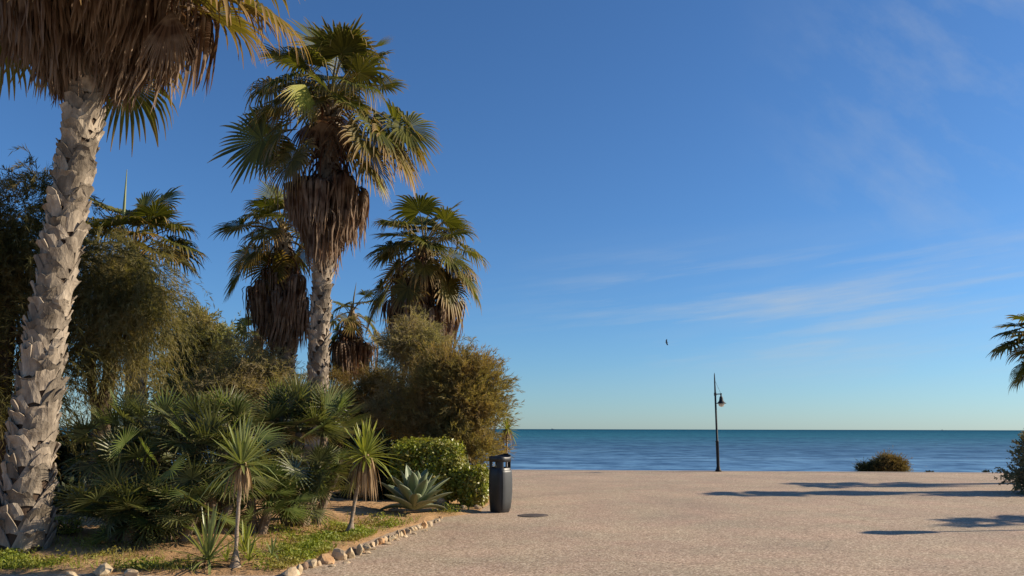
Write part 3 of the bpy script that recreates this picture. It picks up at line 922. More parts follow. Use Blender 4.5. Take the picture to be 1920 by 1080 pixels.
rng = np.random.default_rng(31)
Y3 = 23.5
B3 = at(532, 925, Y3); B3[2] = bz(B3)
path3 = [B3 - np.array([0, 0, 0.1]), at(536, 740, Y3), at(538, 640, Y3), at(532, 520, Y3), at(528, 440, Y3)]
C3 = [(452, 425, 0.0, 0.85, 'frond', dict(spread=4.4, droop=0.5)), (450, 512, -0.2, 0.75, 'frond', dict(spread=4.4, droop=0.5)), (520, 375, 0.2, 0.8, 'frond', dict(droop=0.2)), (480, 470, -0.7, 0.7, 'frond_old', dict(droop=0.9)),
      (495, 440, -0.9, 0.75, 'frond_old', dict(droop=1.0)), (510, 500, -0.4, 0.8, 'frond_old', {}), (560, 400, 0.4, 0.8, 'frond', {}), (500, 400, 0.8, 0.7, 'frond', {}), (470, 480, 0.6, 0.75, 'frond', {}), (575, 470, 0.2, 0.8, 'frond', {}), (585, 420, -0.3, 0.8, 'frond', {})]
z3 = at(535, 545, Y3)[2]
fan_palm('medium fan palm half hidden behind the tallest middle palm, on its left side',
         B3, path3, [0.28, 0.21, 0.20, 0.20, 0.20], (50, 0.19, 0.22, 0.055, 0.0, 99), C3, rng, random_fronds=12, elr=(-20, 60), reach=(0.7, 1.1), blade=(0.85, 1.0),
         skirt=[(18, z3 + 0.85, 0.3, 0.85, 1.15, 0.66, 1.1), (20, z3 + 0.3, 0.3, 0.6, 1.2, 0.34, 1.1), (10, z3 - 0.1, 0.3, 0.6, 1.1, 0.15, 1.1), (8, z3 + 1.3, 0.2, 0.7, 0.7, 0.3, 0.8)], old_fronds=7, nseg=36)

rng = np.random.default_rng(41)
Y4 = 24.0
B4 = at(778, 925, Y4); B4[2] = bz(B4)
path4 = [B4 - np.array([0, 0, 0.1]), at(785, 740, Y4), at(790, 600, Y4), at(795, 470, Y4)]
C4 = [(752, 425, 0.2, 0.8, 'frond', dict(droop=0.3)), (826, 410, 0.2, 0.85, 'frond', dict(droop=0.3)), (775, 455, -0.8, 0.75, 'frond', dict(droop=0.9)), (872, 470, 0.1, 0.85, 'frond', dict(droop=0.9)),
      (865, 510, -0.5, 0.8, 'frond', dict(droop=0.7)), (880, 535, 0.2, 0.65, 'frond', dict(droop=0.8)), (840, 480, -0.9, 0.8, 'frond', {}), (840, 540, -0.6, 0.85, 'frond_old', dict(droop=0.8)), (745, 500, -0.3, 0.85, 'frond_old', dict(droop=1.0)),
      (720, 545, 0.2, 0.8, 'frond', dict(droop=0.9)), (705, 580, -0.2, 0.7, 'frond_old', dict(droop=0.7)), (790, 430, 0.8, 0.9, 'frond', {}), (735, 470, 0.6, 0.8, 'frond', {}), (795, 500, -1.1, 0.7, 'frond_old', dict(droop=1.1)),
      (845, 430, 0.6, 0.8, 'frond', {}), (765, 540, -0.9, 0.75, 'frond_old', {}), (850, 565, 0.1, 0.75, 'frond_yellow', dict(spread=2.2, droop=0.5))]
z4 = at(790, 580, Y4)[2]
fan_palm('medium fan palm above the feathery tamarisks, nearest the sea',
         B4, path4, [0.28, 0.21, 0.20, 0.20], (28, 0.24, 0.28, 0.05, 0.0, 99), C4, rng, random_fronds=20, elr=(-35, 70), reach=(0.75, 1.2), blade=(0.85, 1.05),
         skirt=[(26, z4 + 0.9, 0.2, 0.8, 1.35, 0.7, 1.3), (24, z4 + 0.2, 0.3, 0.6, 1.3, 0.5, 1.3), (14, z4 + 1.5, 0.2, 0.7, 0.9, 0.6, 1.0)], old_fronds=12, nseg=36)

rng = np.random.default_rng(51)
Y5 = 28.0
B5 = at(648, 905, Y5); B5[2] = bz(B5)
path5 = [B5 - np.array([0, 0, 0.1]), at(650, 740, Y5), at(653, 660, Y5), at(660, 595, Y5)]
C5 = [(635, 622, 0, 0.6, 'frond', dict(droop=0.7)), (690, 605, 0.1, 0.65, 'frond', dict(droop=0.7)), (645, 575, 0.2, 0.6, 'frond', {}), (675, 570, 0.2, 0.6, 'frond', {}), (700, 630, -0.3, 0.6, 'frond_old', {}), (625, 600, 0.3, 0.55, 'frond', {}), (660, 610, -0.7, 0.5, 'frond_old', {})]
z5 = at(656, 640, Y5)[2]
fan_palm('slim small fan palm with a round drum of dead fronds below its crown',
         B5, path5, [0.2, 0.14, 0.13, 0.13], (30, 0.16, 0.22, 0.04, 0.0, 99), C5, rng, random_fronds=4, elr=(-10, 60), reach=(0.6, 0.9), blade=(0.5, 0.65),
         skirt=[(24, z5 + 0.1, 0.06, 0.22, 1.2, 0.42, 0.9), (14, z5 + 0.7, 0.2, 0.5, 0.5, 0.25, 0.6)], nseg=24)

rng = np.random.default_rng(61)
Y6 = 29.0
B6 = at(480, 900, Y6); B6[2] = bz(B6)
path6 = [B6 - np.array([0, 0, 0.1]), at(480, 720, Y6), at(482, 640, Y6)]
C6 = [(462, 612, 0, 0.55, 'frond', dict(N_=(0, -1, 0.2))), (480, 605, 0.2, 0.6, 'frond', dict(spread=1.5, droop=0.1)), (445, 655, 0.1, 0.5, 'frond', dict(droop=0.6)), (500, 645, 0, 0.6, 'frond_old', {}), (470, 650, -0.5, 0.6, 'frond_old', {}), (510, 625, 0.3, 0.6, 'frond', {}), (492, 660, -0.4, 0.6, 'frond_old', {})]
fan_palm('small far fan palm peeping out between the grey green trees',
         B6, path6, [0.24, 0.21, 0.2], (20, 0.24, 0.3, 0.05, 0.0, 99), C6, rng, random_fronds=3, elr=(0, 60), reach=(0.6, 0.8), blade=(0.5, 0.6),
         skirt=[(24, at(482, 660, Y6)[2], 0.15, 0.4, 1.0, 0.3, 1.2)], nseg=24)

rng = np.random.default_rng(71)
Y7 = 22.0
B7 = at(255, 930, Y7); B7[2] = bz(B7)
path7 = [B7 - np.array([0, 0, 0.1]), at(255, 700, Y7), at(250, 480, Y7)]
C7 = [(195, 390, 0.2, 0.85, 'frond', dict(droop=0.4)), (270, 395, 0.2, 0.8, 'frond', dict(droop=0.4)), (290, 405, -0.7, 0.75, 'frond', dict(droop=0.3)), (325, 430, 0.0, 0.75, 'frond', dict(droop=0.9)), (330, 460, -0.3, 0.85, 'frond', dict(droop=0.9)),
      (325, 480, 0.4, 0.75, 'frond_old', dict(droop=0.7)), (235, 420, -0.7, 0.7, 'frond_old', {}), (215, 440, -0.3, 0.8, 'frond_old', {}), (255, 440, -1.0, 0.7, 'frond_old', {}), (300, 380, 0.6, 0.8, 'frond', {}), (220, 400, 0.7, 0.8, 'frond', {}), (175, 420, -0.4, 0.8, 'frond', {}), (185, 455, 0.3, 0.8, 'frond', {}), (290, 470, -0.9, 0.8, 'frond_old', {})]


def spear(t, crown, hp, base):
    g = G()
    a_ = at(229, 445, Y7) - base; b_ = at(238, 318, Y7) - base
    tube(g, [a_, (a_ + b_) / 2, b_], [0.045, 0.04, 0.008], 7, 0.3)
    g.build('flower_stalk', M['yucca_grey'], t)


fan_palm('fan palm rising behind the dense olive tamarisk with one pale upright stalk',
         B7, path7, [0.28, 0.22, 0.2], (20, 0.28, 0.36, 0.06, 0.0, 99), C7, rng, random_fronds=12, elr=(-15, 70), reach=(0.8, 1.2), blade=(0.8, 1.0),
         skirt=[(24, at(250, 500, Y7)[2], 0.2, 0.5, 1.0, 0.5, 1.2)], nseg=36, extra=spear)

# palms along the right side of the plaza: one shows at the frame edge, the others throw their shadows into it
rng = np.random.default_rng(81)
Y8 = 22.2
B8 = np.array([15.1, Y8, 0.0])
hp8 = at(1984, 650, Y8)
C8 = [(1902, 622, 0.1, 0.6, 'frond', dict(droop=0.5)), (1898, 648, -0.2, 0.62, 'frond', dict(droop=0.7)), (1912, 612, 0.3, 0.6, 'frond', dict(droop=0.4)), (1905, 640, 0.4, 0.6, 'frond', dict(droop=0.6)), (1922, 690, -0.2, 0.5, 'frond', dict(droop=0.8)), (1925, 685, 0.3, 0.5, 'frond', dict(droop=0.8)), (1930, 600, 0.0, 0.6, 'frond', {}), (1895, 645, 0.3, 0.6, 'frond', dict(droop=0.9)), (1915, 625, -0.4, 0.6, 'frond', dict(droop=0.9)), (1930, 655, -0.4, 0.6, 'frond_old', {}), (1932, 630, 0.4, 0.6, 'frond', {}), (1918, 705, 0.1, 0.45, 'frond', dict(droop=0.9))]
fan_palm('fan palm whose dark drooping fronds enter the picture at its far right edge', B8, [B8, (hp8[0], Y8, hp8[2] - 0.1)], [0.26, 0.2], (14, 0.26, 0.36, 0.05), C8, rng, random_fronds=26, elr=(-35, 70), reach=(0.4, 0.62), blade=(0.5, 0.66),
         skirt=[(16, hp8[2] - 0.2, 0.2, 0.4, 0.6, 0.3, 1.2)], nseg=26)
rng = np.random.default_rng(82)
B9 = np.array([18.4, 25.6, 0.0])
fan_palm('fan palm standing off to the right of the plaza near the sea', B9, [B9, B9 + (0.1, 0, 4.1)], [0.26, 0.2], (14, 0.26, 0.36, 0.05), [], rng, random_fronds=28, elr=(-35, 70), reach=(0.7, 1.0), blade=(0.6, 0.8), nseg=26)
rng = np.random.default_rng(83)
B10 = np.array([16.2, 15.9, 0.0])
fan_palm('fan palm standing off to the right of the plaza close to the lamp', B10, [B10, B10 + (0.1, 0, 3.3)], [0.24, 0.2], (14, 0.26, 0.36, 0.05), [], rng, random_fronds=26, elr=(-30, 70), reach=(0.6, 0.8), blade=(0.55, 0.7), nseg=24)

# ------------------------------------------------------------------ tamarisks and other trees
rng = np.random.default_rng(101)
feather_tree('tamarisk_tree', 'big dark feathery tamarisk filling the left edge behind the nearest palm', 'tree', -10, 17.0,
             [(30, 400, 17, 105, 110, 2.2), (-30, 520, 17, 140, 120, 2.0), (50, 600, 16.6, 95, 110, 1.6), (-60, 700, 16.8, 150, 110, 1.5), (70, 480, 17.5, 90, 90, 1.2), (20, 760, 16.8, 60, 60, 0.5)],
             'tam_dark', rng, 2300, 0.95, 0.65, 34, 0.17, 0.009, trunk=[([(-10, 960), (-5, 800), (10, 640), (20, 480)], 0.28, 0.12), ([(0, 960), (30, 780), (60, 620)], 0.16, 0.07)], subs=46, subr=0.25, shell=0.75, coh=0.38)
rng = np.random.default_rng(102)
feather_tree('tamarisk_tree', 'dense olive tamarisk with drooping sprays and leaning brown trunk beside the nearest palm', 'tree', 185, 19.0,
             [(225, 540, 19, 105, 75, 2.0), (195, 605, 18.6, 90, 70, 1.5), (262, 600, 18.7, 62, 65, 1.3), (160, 520, 19.3, 70, 90, 1.0), (290, 525, 19.2, 42, 45, 0.7), (245, 470, 19.2, 60, 25, 0.5), (170, 680, 18.6, 50, 45, 0.4), (280, 660, 18.6, 34, 35, 0.25)],
             'tam_olive', rng, 1900, 0.95, 0.95, 34, 0.16, 0.0085, trunk=[([(185, 930), (190, 790), (205, 700), (225, 600)], 0.24, 0.10), ([(180, 930), (180, 770), (165, 680)], 0.14, 0.07)], subs=46, subr=0.25, shell=0.75, coh=0.38)
rng = np.random.default_rng(103)
feather_tree('leafy_tree', 'grey green small tree with airy top against the sky', 'tree', 372, 25.0,
             [(368, 640, 25, 46, 52, 1.4), (400, 670, 25, 45, 48, 1.2), (350, 710, 25, 55, 50, 1.2), (415, 730, 25, 50, 45, 1.0), (370, 605, 25, 28, 28, 0.6), (335, 680, 25, 30, 40, 0.5), (430, 650, 25.5, 30, 30, 0.4)],
             'bush_green', rng, 4200, 0.4, 0.2, 14, 0.13, 0.016, trunk=[([(372, 915), (375, 800), (372, 690)], 0.12, 0.05)], subs=26, subr=0.3, up=0.5)
rng = np.random.default_rng(104)
feather_tree('tamarisk_shrub', 'hazy grey tamarisk shrub spreading below the small far palm', 'shrub', 455, 22.0,
             [(450, 735, 22, 60, 50, 1.3), (500, 715, 22.3, 45, 50, 1.1), (415, 755, 22, 60, 50, 1.0), (465, 680, 23, 45, 45, 0.8), (540, 750, 22, 60, 45, 0.9)],
             'tam_grey', rng, 2800, 0.6, 0.5, 22, 0.13, 0.007, subs=30, subr=0.36, bark='wood')
rng = np.random.default_rng(105)
feather_tree('tamarisk_shrub', 'rounded golden brown tamarisk bush standing over the grey bin', 'shrub', 865, 19.0,
             [(868, 735, 19, 66, 68, 2.0), (820, 730, 19, 48, 66, 1.3), (850, 690, 19, 40, 36, 0.7), (890, 790, 18.9, 48, 70, 1.5), (906, 712, 19.2, 30, 44, 0.8), (785, 790, 19.2, 45, 55, 0.8), (840, 815, 18.8, 60, 50, 1.0), (885, 850, 18.5, 45, 50, 0.9), (915, 830, 19.1, 22, 60, 0.5), (922, 750, 19.3, 16, 40, 0.3)],
             'tam_gold', rng, 5200, 0.40, 0.15, 20, 0.12, 0.0075, subs=46, subr=0.24, up=0.9, shell=0.8, coh=0.42, nb=50, br=0.03)
rng = np.random.default_rng(106)
feather_tree('tamarisk_tree', 'wispy tall tamarisk with thin grey stems in front of the right palm', 'tree', 757, 20.0,
             [(775, 645, 20, 50, 48, 1.5), (745, 655, 20, 38, 45, 0.7), (800, 640, 20, 35, 38, 0.7), (775, 605, 20, 25, 30, 0.4), (765, 720, 20, 55, 40, 0.8), (790, 770, 19.6, 50, 50, 0.9), (850, 640, 20.5, 14, 38, 0.2), (740, 780, 19.8, 50, 50, 0.9)],
             'tam_grey', rng, 2300, 0.38, 0.35, 15, 0.13, 0.0065, trunk=[([(757, 925), (752, 800), (755, 700), (775, 650)], 0.07, 0.03), ([(770, 925), (785, 800), (790, 720)], 0.06, 0.03), ([(750, 925), (735, 800), (740, 740)], 0.05, 0.025)], subs=44, subr=0.25, up=0.5, bark='wood_pale', shell=0.75)
rng = np.random.default_rng(107)
feather_tree('tamarisk_shrub', 'reddish brown tamarisk shrub between the slim palm and wispy tamarisk', 'shrub', 710, 21.0,
             [(710, 755, 21, 48, 55, 1.5), (735, 800, 20.6, 55, 50, 1.4), (690, 800, 21, 40, 40, 0.8), (700, 705, 21.5, 28, 30, 0.4)],
             'tam_brown', rng, 3400, 0.36, 0.35, 16, 0.12, 0.007, subs=28, subr=0.36, up=0.5)
rng = np.random.default_rng(108)
feather_tree('tamarisk_shrub', 'far orange tinted shrub seen between two pale palm trunks', 'shrub', 622, 27.0,
             [(625, 725, 27, 28, 40, 1.0), (610, 760, 27, 50, 35, 1.0), (660, 770, 27, 45, 30, 0.8)], 'tam_brown', rng, 1700, 0.4, 0.35, 14, 0.13, 0.008, subs=24, subr=0.36, up=0.5)

# ------------------------------------------------------------------ dark shrubs behind the dwarf palms
rng = np.random.default_rng(120)
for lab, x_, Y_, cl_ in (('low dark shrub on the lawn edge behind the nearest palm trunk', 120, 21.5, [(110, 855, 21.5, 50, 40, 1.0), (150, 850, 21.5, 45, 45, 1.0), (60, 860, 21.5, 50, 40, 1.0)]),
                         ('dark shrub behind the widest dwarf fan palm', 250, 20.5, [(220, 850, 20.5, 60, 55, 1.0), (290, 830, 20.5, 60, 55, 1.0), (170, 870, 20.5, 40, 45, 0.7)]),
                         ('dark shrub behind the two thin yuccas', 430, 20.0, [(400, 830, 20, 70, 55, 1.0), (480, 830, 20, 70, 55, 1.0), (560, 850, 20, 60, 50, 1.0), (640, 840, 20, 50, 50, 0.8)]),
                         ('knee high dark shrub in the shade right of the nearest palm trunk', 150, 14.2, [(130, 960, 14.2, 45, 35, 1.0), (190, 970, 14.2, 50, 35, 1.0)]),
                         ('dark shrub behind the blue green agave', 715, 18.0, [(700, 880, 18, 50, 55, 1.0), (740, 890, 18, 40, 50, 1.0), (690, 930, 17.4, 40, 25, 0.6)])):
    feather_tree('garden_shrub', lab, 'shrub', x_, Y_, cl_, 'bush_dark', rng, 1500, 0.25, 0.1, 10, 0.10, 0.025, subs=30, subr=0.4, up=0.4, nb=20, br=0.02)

# ------------------------------------------------------------------ dwarf fan palms
def dwarf_palm(label, heads, bpx, Y_, rng, nf, R_, pet_l, mat='dwarf', explicit=(), group='dwarf fan palms in the bed', el=(-30, 85), nseg=17, front=0.0):
    base = onbed(*bpx)
    t = thing('dwarf_fan_palm', label, 'dwarf palm', base, group)
    gs = G()
    hs = []
    for hx, hy, dY in heads:
        h = at(hx, hy, base[1] + dY) - base
        hs.append(h)
        foot = np.array([h[0] * 0.45, h[1] * 0.5, -0.05])
        tube(gs, bez(foot, np.array([h[0] * 0.7, h[1] * 0.7, h[2] * 0.5]), h, 8), np.linspace(0.075, 0.06, 8), 9, 0.5)
    gs.build('trunk', M['boot_dark'], t, smooth=False)
    gc = G()
    for h in hs:
        tube(gc, [h, h + (0.01, 0, 0.15), h + (0.03, 0.01, 0.42)], [0.05, 0.03, 0.004], 6, 0.2)
    crown = gc.build('crown', M[mat], t)
    k = 0
    for h in hs:
        for i in range(nf):
            az = i * 2.39996 + rng.normal(0, 0.25)
            e = math.radians(rng.uniform(*el))
            d = np.array([math.cos(az) * math.cos(e), math.sin(az) * math.cos(e) - front, math.sin(e)])
            d = nrm(d)
            L = pet_l * rng.uniform(0.7, 1.25)
            g = G()
            frond(g, h, h + d * L, R_ * rng.uniform(0.8, 1.15), rng, nseg=nseg, spread=rng.uniform(2.8, 4.0), droop=0.06, lift=0.1, cup=0.18, fused=0.36, pet=0.009, roll=rng.normal(0, 0.35), ragged=0.04, lenpow=0.2)
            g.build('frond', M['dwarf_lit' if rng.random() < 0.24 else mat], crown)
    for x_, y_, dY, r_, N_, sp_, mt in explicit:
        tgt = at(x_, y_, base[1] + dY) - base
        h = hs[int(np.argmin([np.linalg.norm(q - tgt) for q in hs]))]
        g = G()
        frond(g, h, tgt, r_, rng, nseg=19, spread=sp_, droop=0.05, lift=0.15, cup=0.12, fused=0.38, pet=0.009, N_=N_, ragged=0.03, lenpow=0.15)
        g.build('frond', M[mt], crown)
    return t


rng = np.random.default_rng(201)
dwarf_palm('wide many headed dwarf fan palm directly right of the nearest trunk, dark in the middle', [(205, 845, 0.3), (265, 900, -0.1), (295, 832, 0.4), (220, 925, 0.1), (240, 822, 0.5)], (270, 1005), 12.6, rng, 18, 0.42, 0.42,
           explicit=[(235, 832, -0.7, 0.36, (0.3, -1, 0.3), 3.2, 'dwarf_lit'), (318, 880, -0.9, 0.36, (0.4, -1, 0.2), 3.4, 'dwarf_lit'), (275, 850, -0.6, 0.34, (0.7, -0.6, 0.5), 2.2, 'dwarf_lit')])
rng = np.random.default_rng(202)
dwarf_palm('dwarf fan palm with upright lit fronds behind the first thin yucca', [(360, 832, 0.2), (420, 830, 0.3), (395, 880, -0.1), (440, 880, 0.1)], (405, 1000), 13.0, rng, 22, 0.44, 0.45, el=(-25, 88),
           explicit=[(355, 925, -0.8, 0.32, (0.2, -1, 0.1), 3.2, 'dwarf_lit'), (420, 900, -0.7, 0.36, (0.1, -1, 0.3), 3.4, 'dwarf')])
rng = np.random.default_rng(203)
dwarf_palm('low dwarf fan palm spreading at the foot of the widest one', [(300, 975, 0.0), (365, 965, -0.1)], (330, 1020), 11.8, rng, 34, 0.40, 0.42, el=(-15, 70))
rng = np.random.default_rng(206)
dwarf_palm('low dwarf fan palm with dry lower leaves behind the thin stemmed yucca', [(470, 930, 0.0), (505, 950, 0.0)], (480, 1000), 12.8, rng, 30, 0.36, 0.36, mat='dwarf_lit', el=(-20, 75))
dwarf_palm('low dark dwarf fan palm at the left end of the bed shrubs', [(205, 965, 0.0), (250, 985, 0.0)], (225, 1015), 12.2, rng, 28, 0.36, 0.36, el=(-20, 75))
rng = np.random.default_rng(204)
dwarf_palm('dwarf fan palm with broad flat top in front of the middle palm trunk', [(560, 812, 0.1), (525, 820, 0.2), (608, 820, 0.2)], (562, 975), 14.9, rng, 20, 0.55, 0.42, el=(5, 88), nseg=22)
rng = np.random.default_rng(205)
dwarf_palm('shorter dwarf fan palm with star shaped fronds beneath the flat topped one', [(545, 880, -0.2), (590, 890, -0.2), (630, 890, 0.0), (515, 905, -0.2), (575, 930, -0.3)], (560, 985), 14.3, rng, 18, 0.36, 0.32, el=(-35, 70),
           explicit=[(553, 882, -0.9, 0.42, (0.1, -1, 0.15), 5.8, 'dwarf'), (600, 908, -0.8, 0.3, (0.2, -1, 0.2), 5.6, 'dwarf'), (597, 925, -0.9, 0.24, (0.3, -1, 0.2), 3, 'dwarf_lit')])


# ------------------------------------------------------------------ yuccas
def yucca(label, b, h, rng, n, L, w_, mat, skirt=0, sl=0.4, tr=0.022, flare=0.07, group='spiky yuccas in the bed', el0=-30):
    base = onbed(*b)
    t = thing('yucca', label, 'yucca', base, group)
    c = at(h[0], h[1], base[1]) - base
    g = G()
    s = np.linspace(0, 1, 16)
    path = bez(np.array([0, 0, -0.05]), np.array([c[0] * 0.35 - 0.02, 0.02, c[2] * 0.5]), c, 16)
    tube(g, path, tr + flare * np.clip(1 - s / 0.22, 0, 1) ** 1.6 + 0.004 * np.sin(s * 60), 10, 0.5)
    g.build('trunk', M['stem'], t)
    g = G()
    rosette(g, c, rng, n, L, w_, el0, 88)
    g.build('leaf_rosette', M[mat], t)
    if skirt:
        g = G()
        dead_skirt(g, c + (0, 0, -0.02), rng, skirt, sl)
        g.build('dead_leaf_skirt', M['yucca_dead'], t)
    return t


rng = np.random.default_rng(301)
yucca('thin stemmed yucca nearest the camera with green spiky head and orange dead leaves', (441, 1063), (453, 872), rng, 85, 0.57, 0.0165, 'yucca_grey', 60, 0.36, el0=-18)
yucca('yellow green yucca with long dead leaf skirt beside the stone border', (655, 1004), (684, 856), rng, 100, 0.58, 0.020, 'yucca', 150, 0.62, 0.03, 0.10)
yucca('yellow green yucca peeping out past the golden bush at the sea', (950, 940), (951, 806), rng, 60, 0.36, 0.015, 'yucca', 30, 0.35)


def young_yucca(label, b, rng, n, L, w_, mat='yucca_grey', dead=16):
    base = onbed(*b)
    t = thing('young_yucca', label, 'yucca', base, 'young stemless yuccas on the ground')
    g = G()
    rosette(g, np.array([0, 0, 0.06]), rng, n, L, w_, 2, 88, 0.2)
    g.build('leaf_rosette', M[mat], t)
    if dead:
        g = G()
        rosette(g, np.array([0, 0, 0.04]), rng, dead, L * 0.7, w_ * 0.8, -8, 14, 0.1)
        g.build('dead_leaf', M['yucca_dead'], t)


young_yucca('largest stemless yucca with long pale leaves left of the thin stem', (389, 1062), rng, 46, 0.60, 0.017)
young_yucca('stemless yucca tuft leaning right of the thin stem', (458, 1045), rng, 24, 0.38, 0.016, 'yucca', 6)
young_yucca('small yucca sprout at the foot of the thin stem, nearest the camera', (466, 1074), rng, 16, 0.30, 0.014, 'yucca', 0)
young_yucca('tiny yucca sprout between the large stemless one and the thin stem', (424, 1064), rng, 14, 0.26, 0.012, 'yucca', 0)
young_yucca('small pale yucca sprout at the edge of the green ground cover', (509, 1052), rng, 16, 0.26, 0.011, 'yucca_grey', 0)

# ------------------------------------------------------------------ agaves
def agave(label, b, rng, n, L, w_, el0=-5, el1=86, tilt=(0, 0)):
    base = onbed(*b)
    t = thing('agave', label, 'agave', base, 'agaves')
    for i in range(n):
        az = i * 2.39996 + 0.6
        el = math.radians(el0 + (el1 - el0) * (i / n) ** 0.9 + rng.normal(0, 3))
        ln = L * (0.82 + 0.18 * math.sin(PI * min(1, (i + 3) / n))) * rng.uniform(0.92, 1.08)
        d = nrm(np.array([math.cos(az) * math.cos(el) + tilt[0], math.sin(az) * math.cos(el) + tilt[1], math.sin(el)]))
        side = nrm(np.cross(d, [0, 0, 1.0]))
        nn = np.cross(side, d)
        tt = np.array([0, 0.1, 0.25, 0.42, 0.58, 0.72, 0.84, 0.93, 0.98, 1.0])
        wf = np.array([0.62, 0.6, 0.78, 0.98, 1.0, 0.86, 0.60, 0.30, 0.08, 0.015])
        curve = rng.uniform(-0.05, 0.14) * (1.2 - math.sin(el))
        c = np.array([0, 0, 0.10]) + d * (ln * tt + 0.03)[:, None] - nn * (curve * ln * tt ** 2)[:, None]
        if el < math.radians(12):
            c[:, 2] = np.maximum(c[:, 2] - 0.28 * ln * tt ** 2.5, 0.03)
        u = np.array([-1, -0.8, -0.4, 0, 0.4, 0.8, 1])
        hw = w_ * wf
        gut = 0.42 * (np.abs(u) ** 1.7)
        top = c[:, None] + side * (hw[:, None] * u)[..., None] + nn * (hw[:, None] * gut)[..., None]
        th = (0.030 * np.array([1.6, 1.4, 1.1, 0.9, 0.7, 0.55, 0.4, 0.25, 0.1, 0.05]))[:, None] * (1 - u ** 2 * 0.85)
        bot = top - nn * th[..., None]
        V = np.concatenate([top, bot[:, ::-1]], 1)
        g = G()
        e = np.abs(np.concatenate([u, u[::-1]]))
        g.add(V, gridF(len(tt), 14, True), np.broadcast_to(e, (len(tt), 14)).ravel())
        g.build('leaf', M['agave'], t)
    return t


rng = np.random.default_rng(401)
agave('large blue green agave with broad pointed leaves beside the stone border', (776, 962), rng, 30, 0.80, 0.112, 8, 86, tilt=(0.06, -0.1))
agave('grey agave with narrow leaves sticking up behind the clipped hedge', (872, 940), rng, 16, 1.0, 0.045, 25, 88)

# ------------------------------------------------------------------ hedges
def hedge(label, foot, Y_, w_, d_, h_, rng, n, rot=0.0, mat='hedge', size=0.075, name='hedge'):
    base = at(*foot, Y_); base[2] = bz(base)
    t = thing(name, label, 'hedge', base, 'hedge shrubs by the bin')
    e = rng.uniform(-1, 1, (n * 6, 3))
    q_ = (np.abs(e) ** 4.5).sum(1)
    e = e[(q_ < 1) & (q_ > 0.22)][:n]
    n = len(e)
    d = nrm(e)
    P_ = e * np.array([w_ / 2, d_ / 2, h_ / 2])
    lump = 1 + 0.05 * np.sin(P_[:, :1] * 5 + 0.3) * np.sin(P_[:, 2:] * 6 + P_[:, 1:2] * 6) + 0.06 * rng.standard_normal((n, 1))
    P_ = P_ * lump + np.array([0, 0, h_ * 0.52])
    P_[:, 2] = np.maximum(P_[:, 2], 0.02)
    c_, s_ = math.cos(rot), math.sin(rot)
    P_ = np.stack([P_[:, 0] * c_ - P_[:, 1] * s_, P_[:, 0] * s_ + P_[:, 1] * c_, P_[:, 2]], -1)
    g = G()
    leaf_cloud(g, P_, rng, size, 0.6, nrm(d + np.array([0, 0, 0.5])), 0.8)
    g.build('foliage', M[mat], t, smooth=False)
    g = G()
    for i in range(26):
        e_ = P_[rng.integers(n)]
        q = np.array([rng.uniform(-w_ * 0.35, w_ * 0.35), rng.uniform(-d_ * 0.3, d_ * 0.3), -0.03])
        tube(g, bez(q, (q + e_) / 2 + (0, 0, 0.1), e_, 6), np.linspace(0.014, 0.004, 6), 5, 0.5, cap=False)
    g.build('stem', M['wood'], t)


rng = np.random.default_rng(501)
hedge('clipped bright green leafy hedge behind the large agave', (800, 930), 17.4, 1.55, 1.0, 1.24, rng, 13000, 0.1)
hedge('low bright green leafy shrub touching the grey bin', (888, 945), 17.2, 0.62, 0.7, 0.78, rng, 3600)
hedge('small leafy shrub at the root of the nearest palm trunk', (118, 1020), 11.4, 0.42, 0.35, 0.22, rng, 1300, 0, 'cover', 0.03, 'hedge')

# ------------------------------------------------------------------ shrubs at the plaza's edge
rng = np.random.default_rng(551)


def edge_shrub(label, c, Y_, cl_, mat, n, rng, zb=0.0, K=14, nl=0.09, nw=0.008, L=0.26):
    base = at(c, 900, Y_); base[2] = zb
    t = thing('shrub', label, 'shrub', base, 'shrubs round the open plaza')
    g = G()
    sc = feather(g, wclumps(cl_, base), rng, n, L, 0.15, K, nl, nw, 30, 0.4, 0.5)
    g.build('foliage', M[mat], t, smooth=False)
    g = G()
    for i in range(4):
        q = rng.normal(0, 0.08, 3); q[2] = 0.0
        branches(g, q, sc, rng, 10, 0.016, wob=0.08)
    g.build('stem', M['wood_pale'], t)


edge_shrub('round olive brown shrub at the seaward plaza edge', 1668, 33.2, [(1665, 874, 33.2, 22, 13, 1.4), (1655, 878, 33.2, 22, 8, 0.7), (1682, 877, 33.2, 14, 9, 0.5)], 'tam_brown', 2200, rng, -0.7)
edge_shrub('low dark shrub tucked against the round olive brown one', 1632, 33.2, [(1630, 881, 33.2, 16, 6, 1.0), (1640, 880, 33.2, 12, 6, 0.6)], 'bush_dark', 600, rng, -0.7)
edge_shrub('grey leaved saltbush spilling onto the plaza under the far right palm', 1935, 21.2,
           [(1942, 860, 21.2, 28, 32, 1.2), (1962, 845, 21.2, 38, 46, 1.4), (1932, 897, 21.0, 40, 24, 1.2), (1960, 890, 21.2, 60, 40, 1.3), (1918, 898, 21, 20, 16, 0.5)], 'saltbush', 1800, rng, 0.0, 14, 0.07, 0.016)
for x_, lab in ((1745, 'low dry tuft just beyond the plaza edge, between the shrub and saltbush'), (1850, 'low dry tuft just beyond the plaza edge close to the saltbush'), (982, 'tiny dry tuft beyond the plaza edge close to the bin')):
    edge_shrub(lab, x_, 34.0, [(x_, 886, 34.0, 7, 1.6, 1.0)], 'bush_dark', 60, rng, -0.8, L=0.06, nl=0.05)

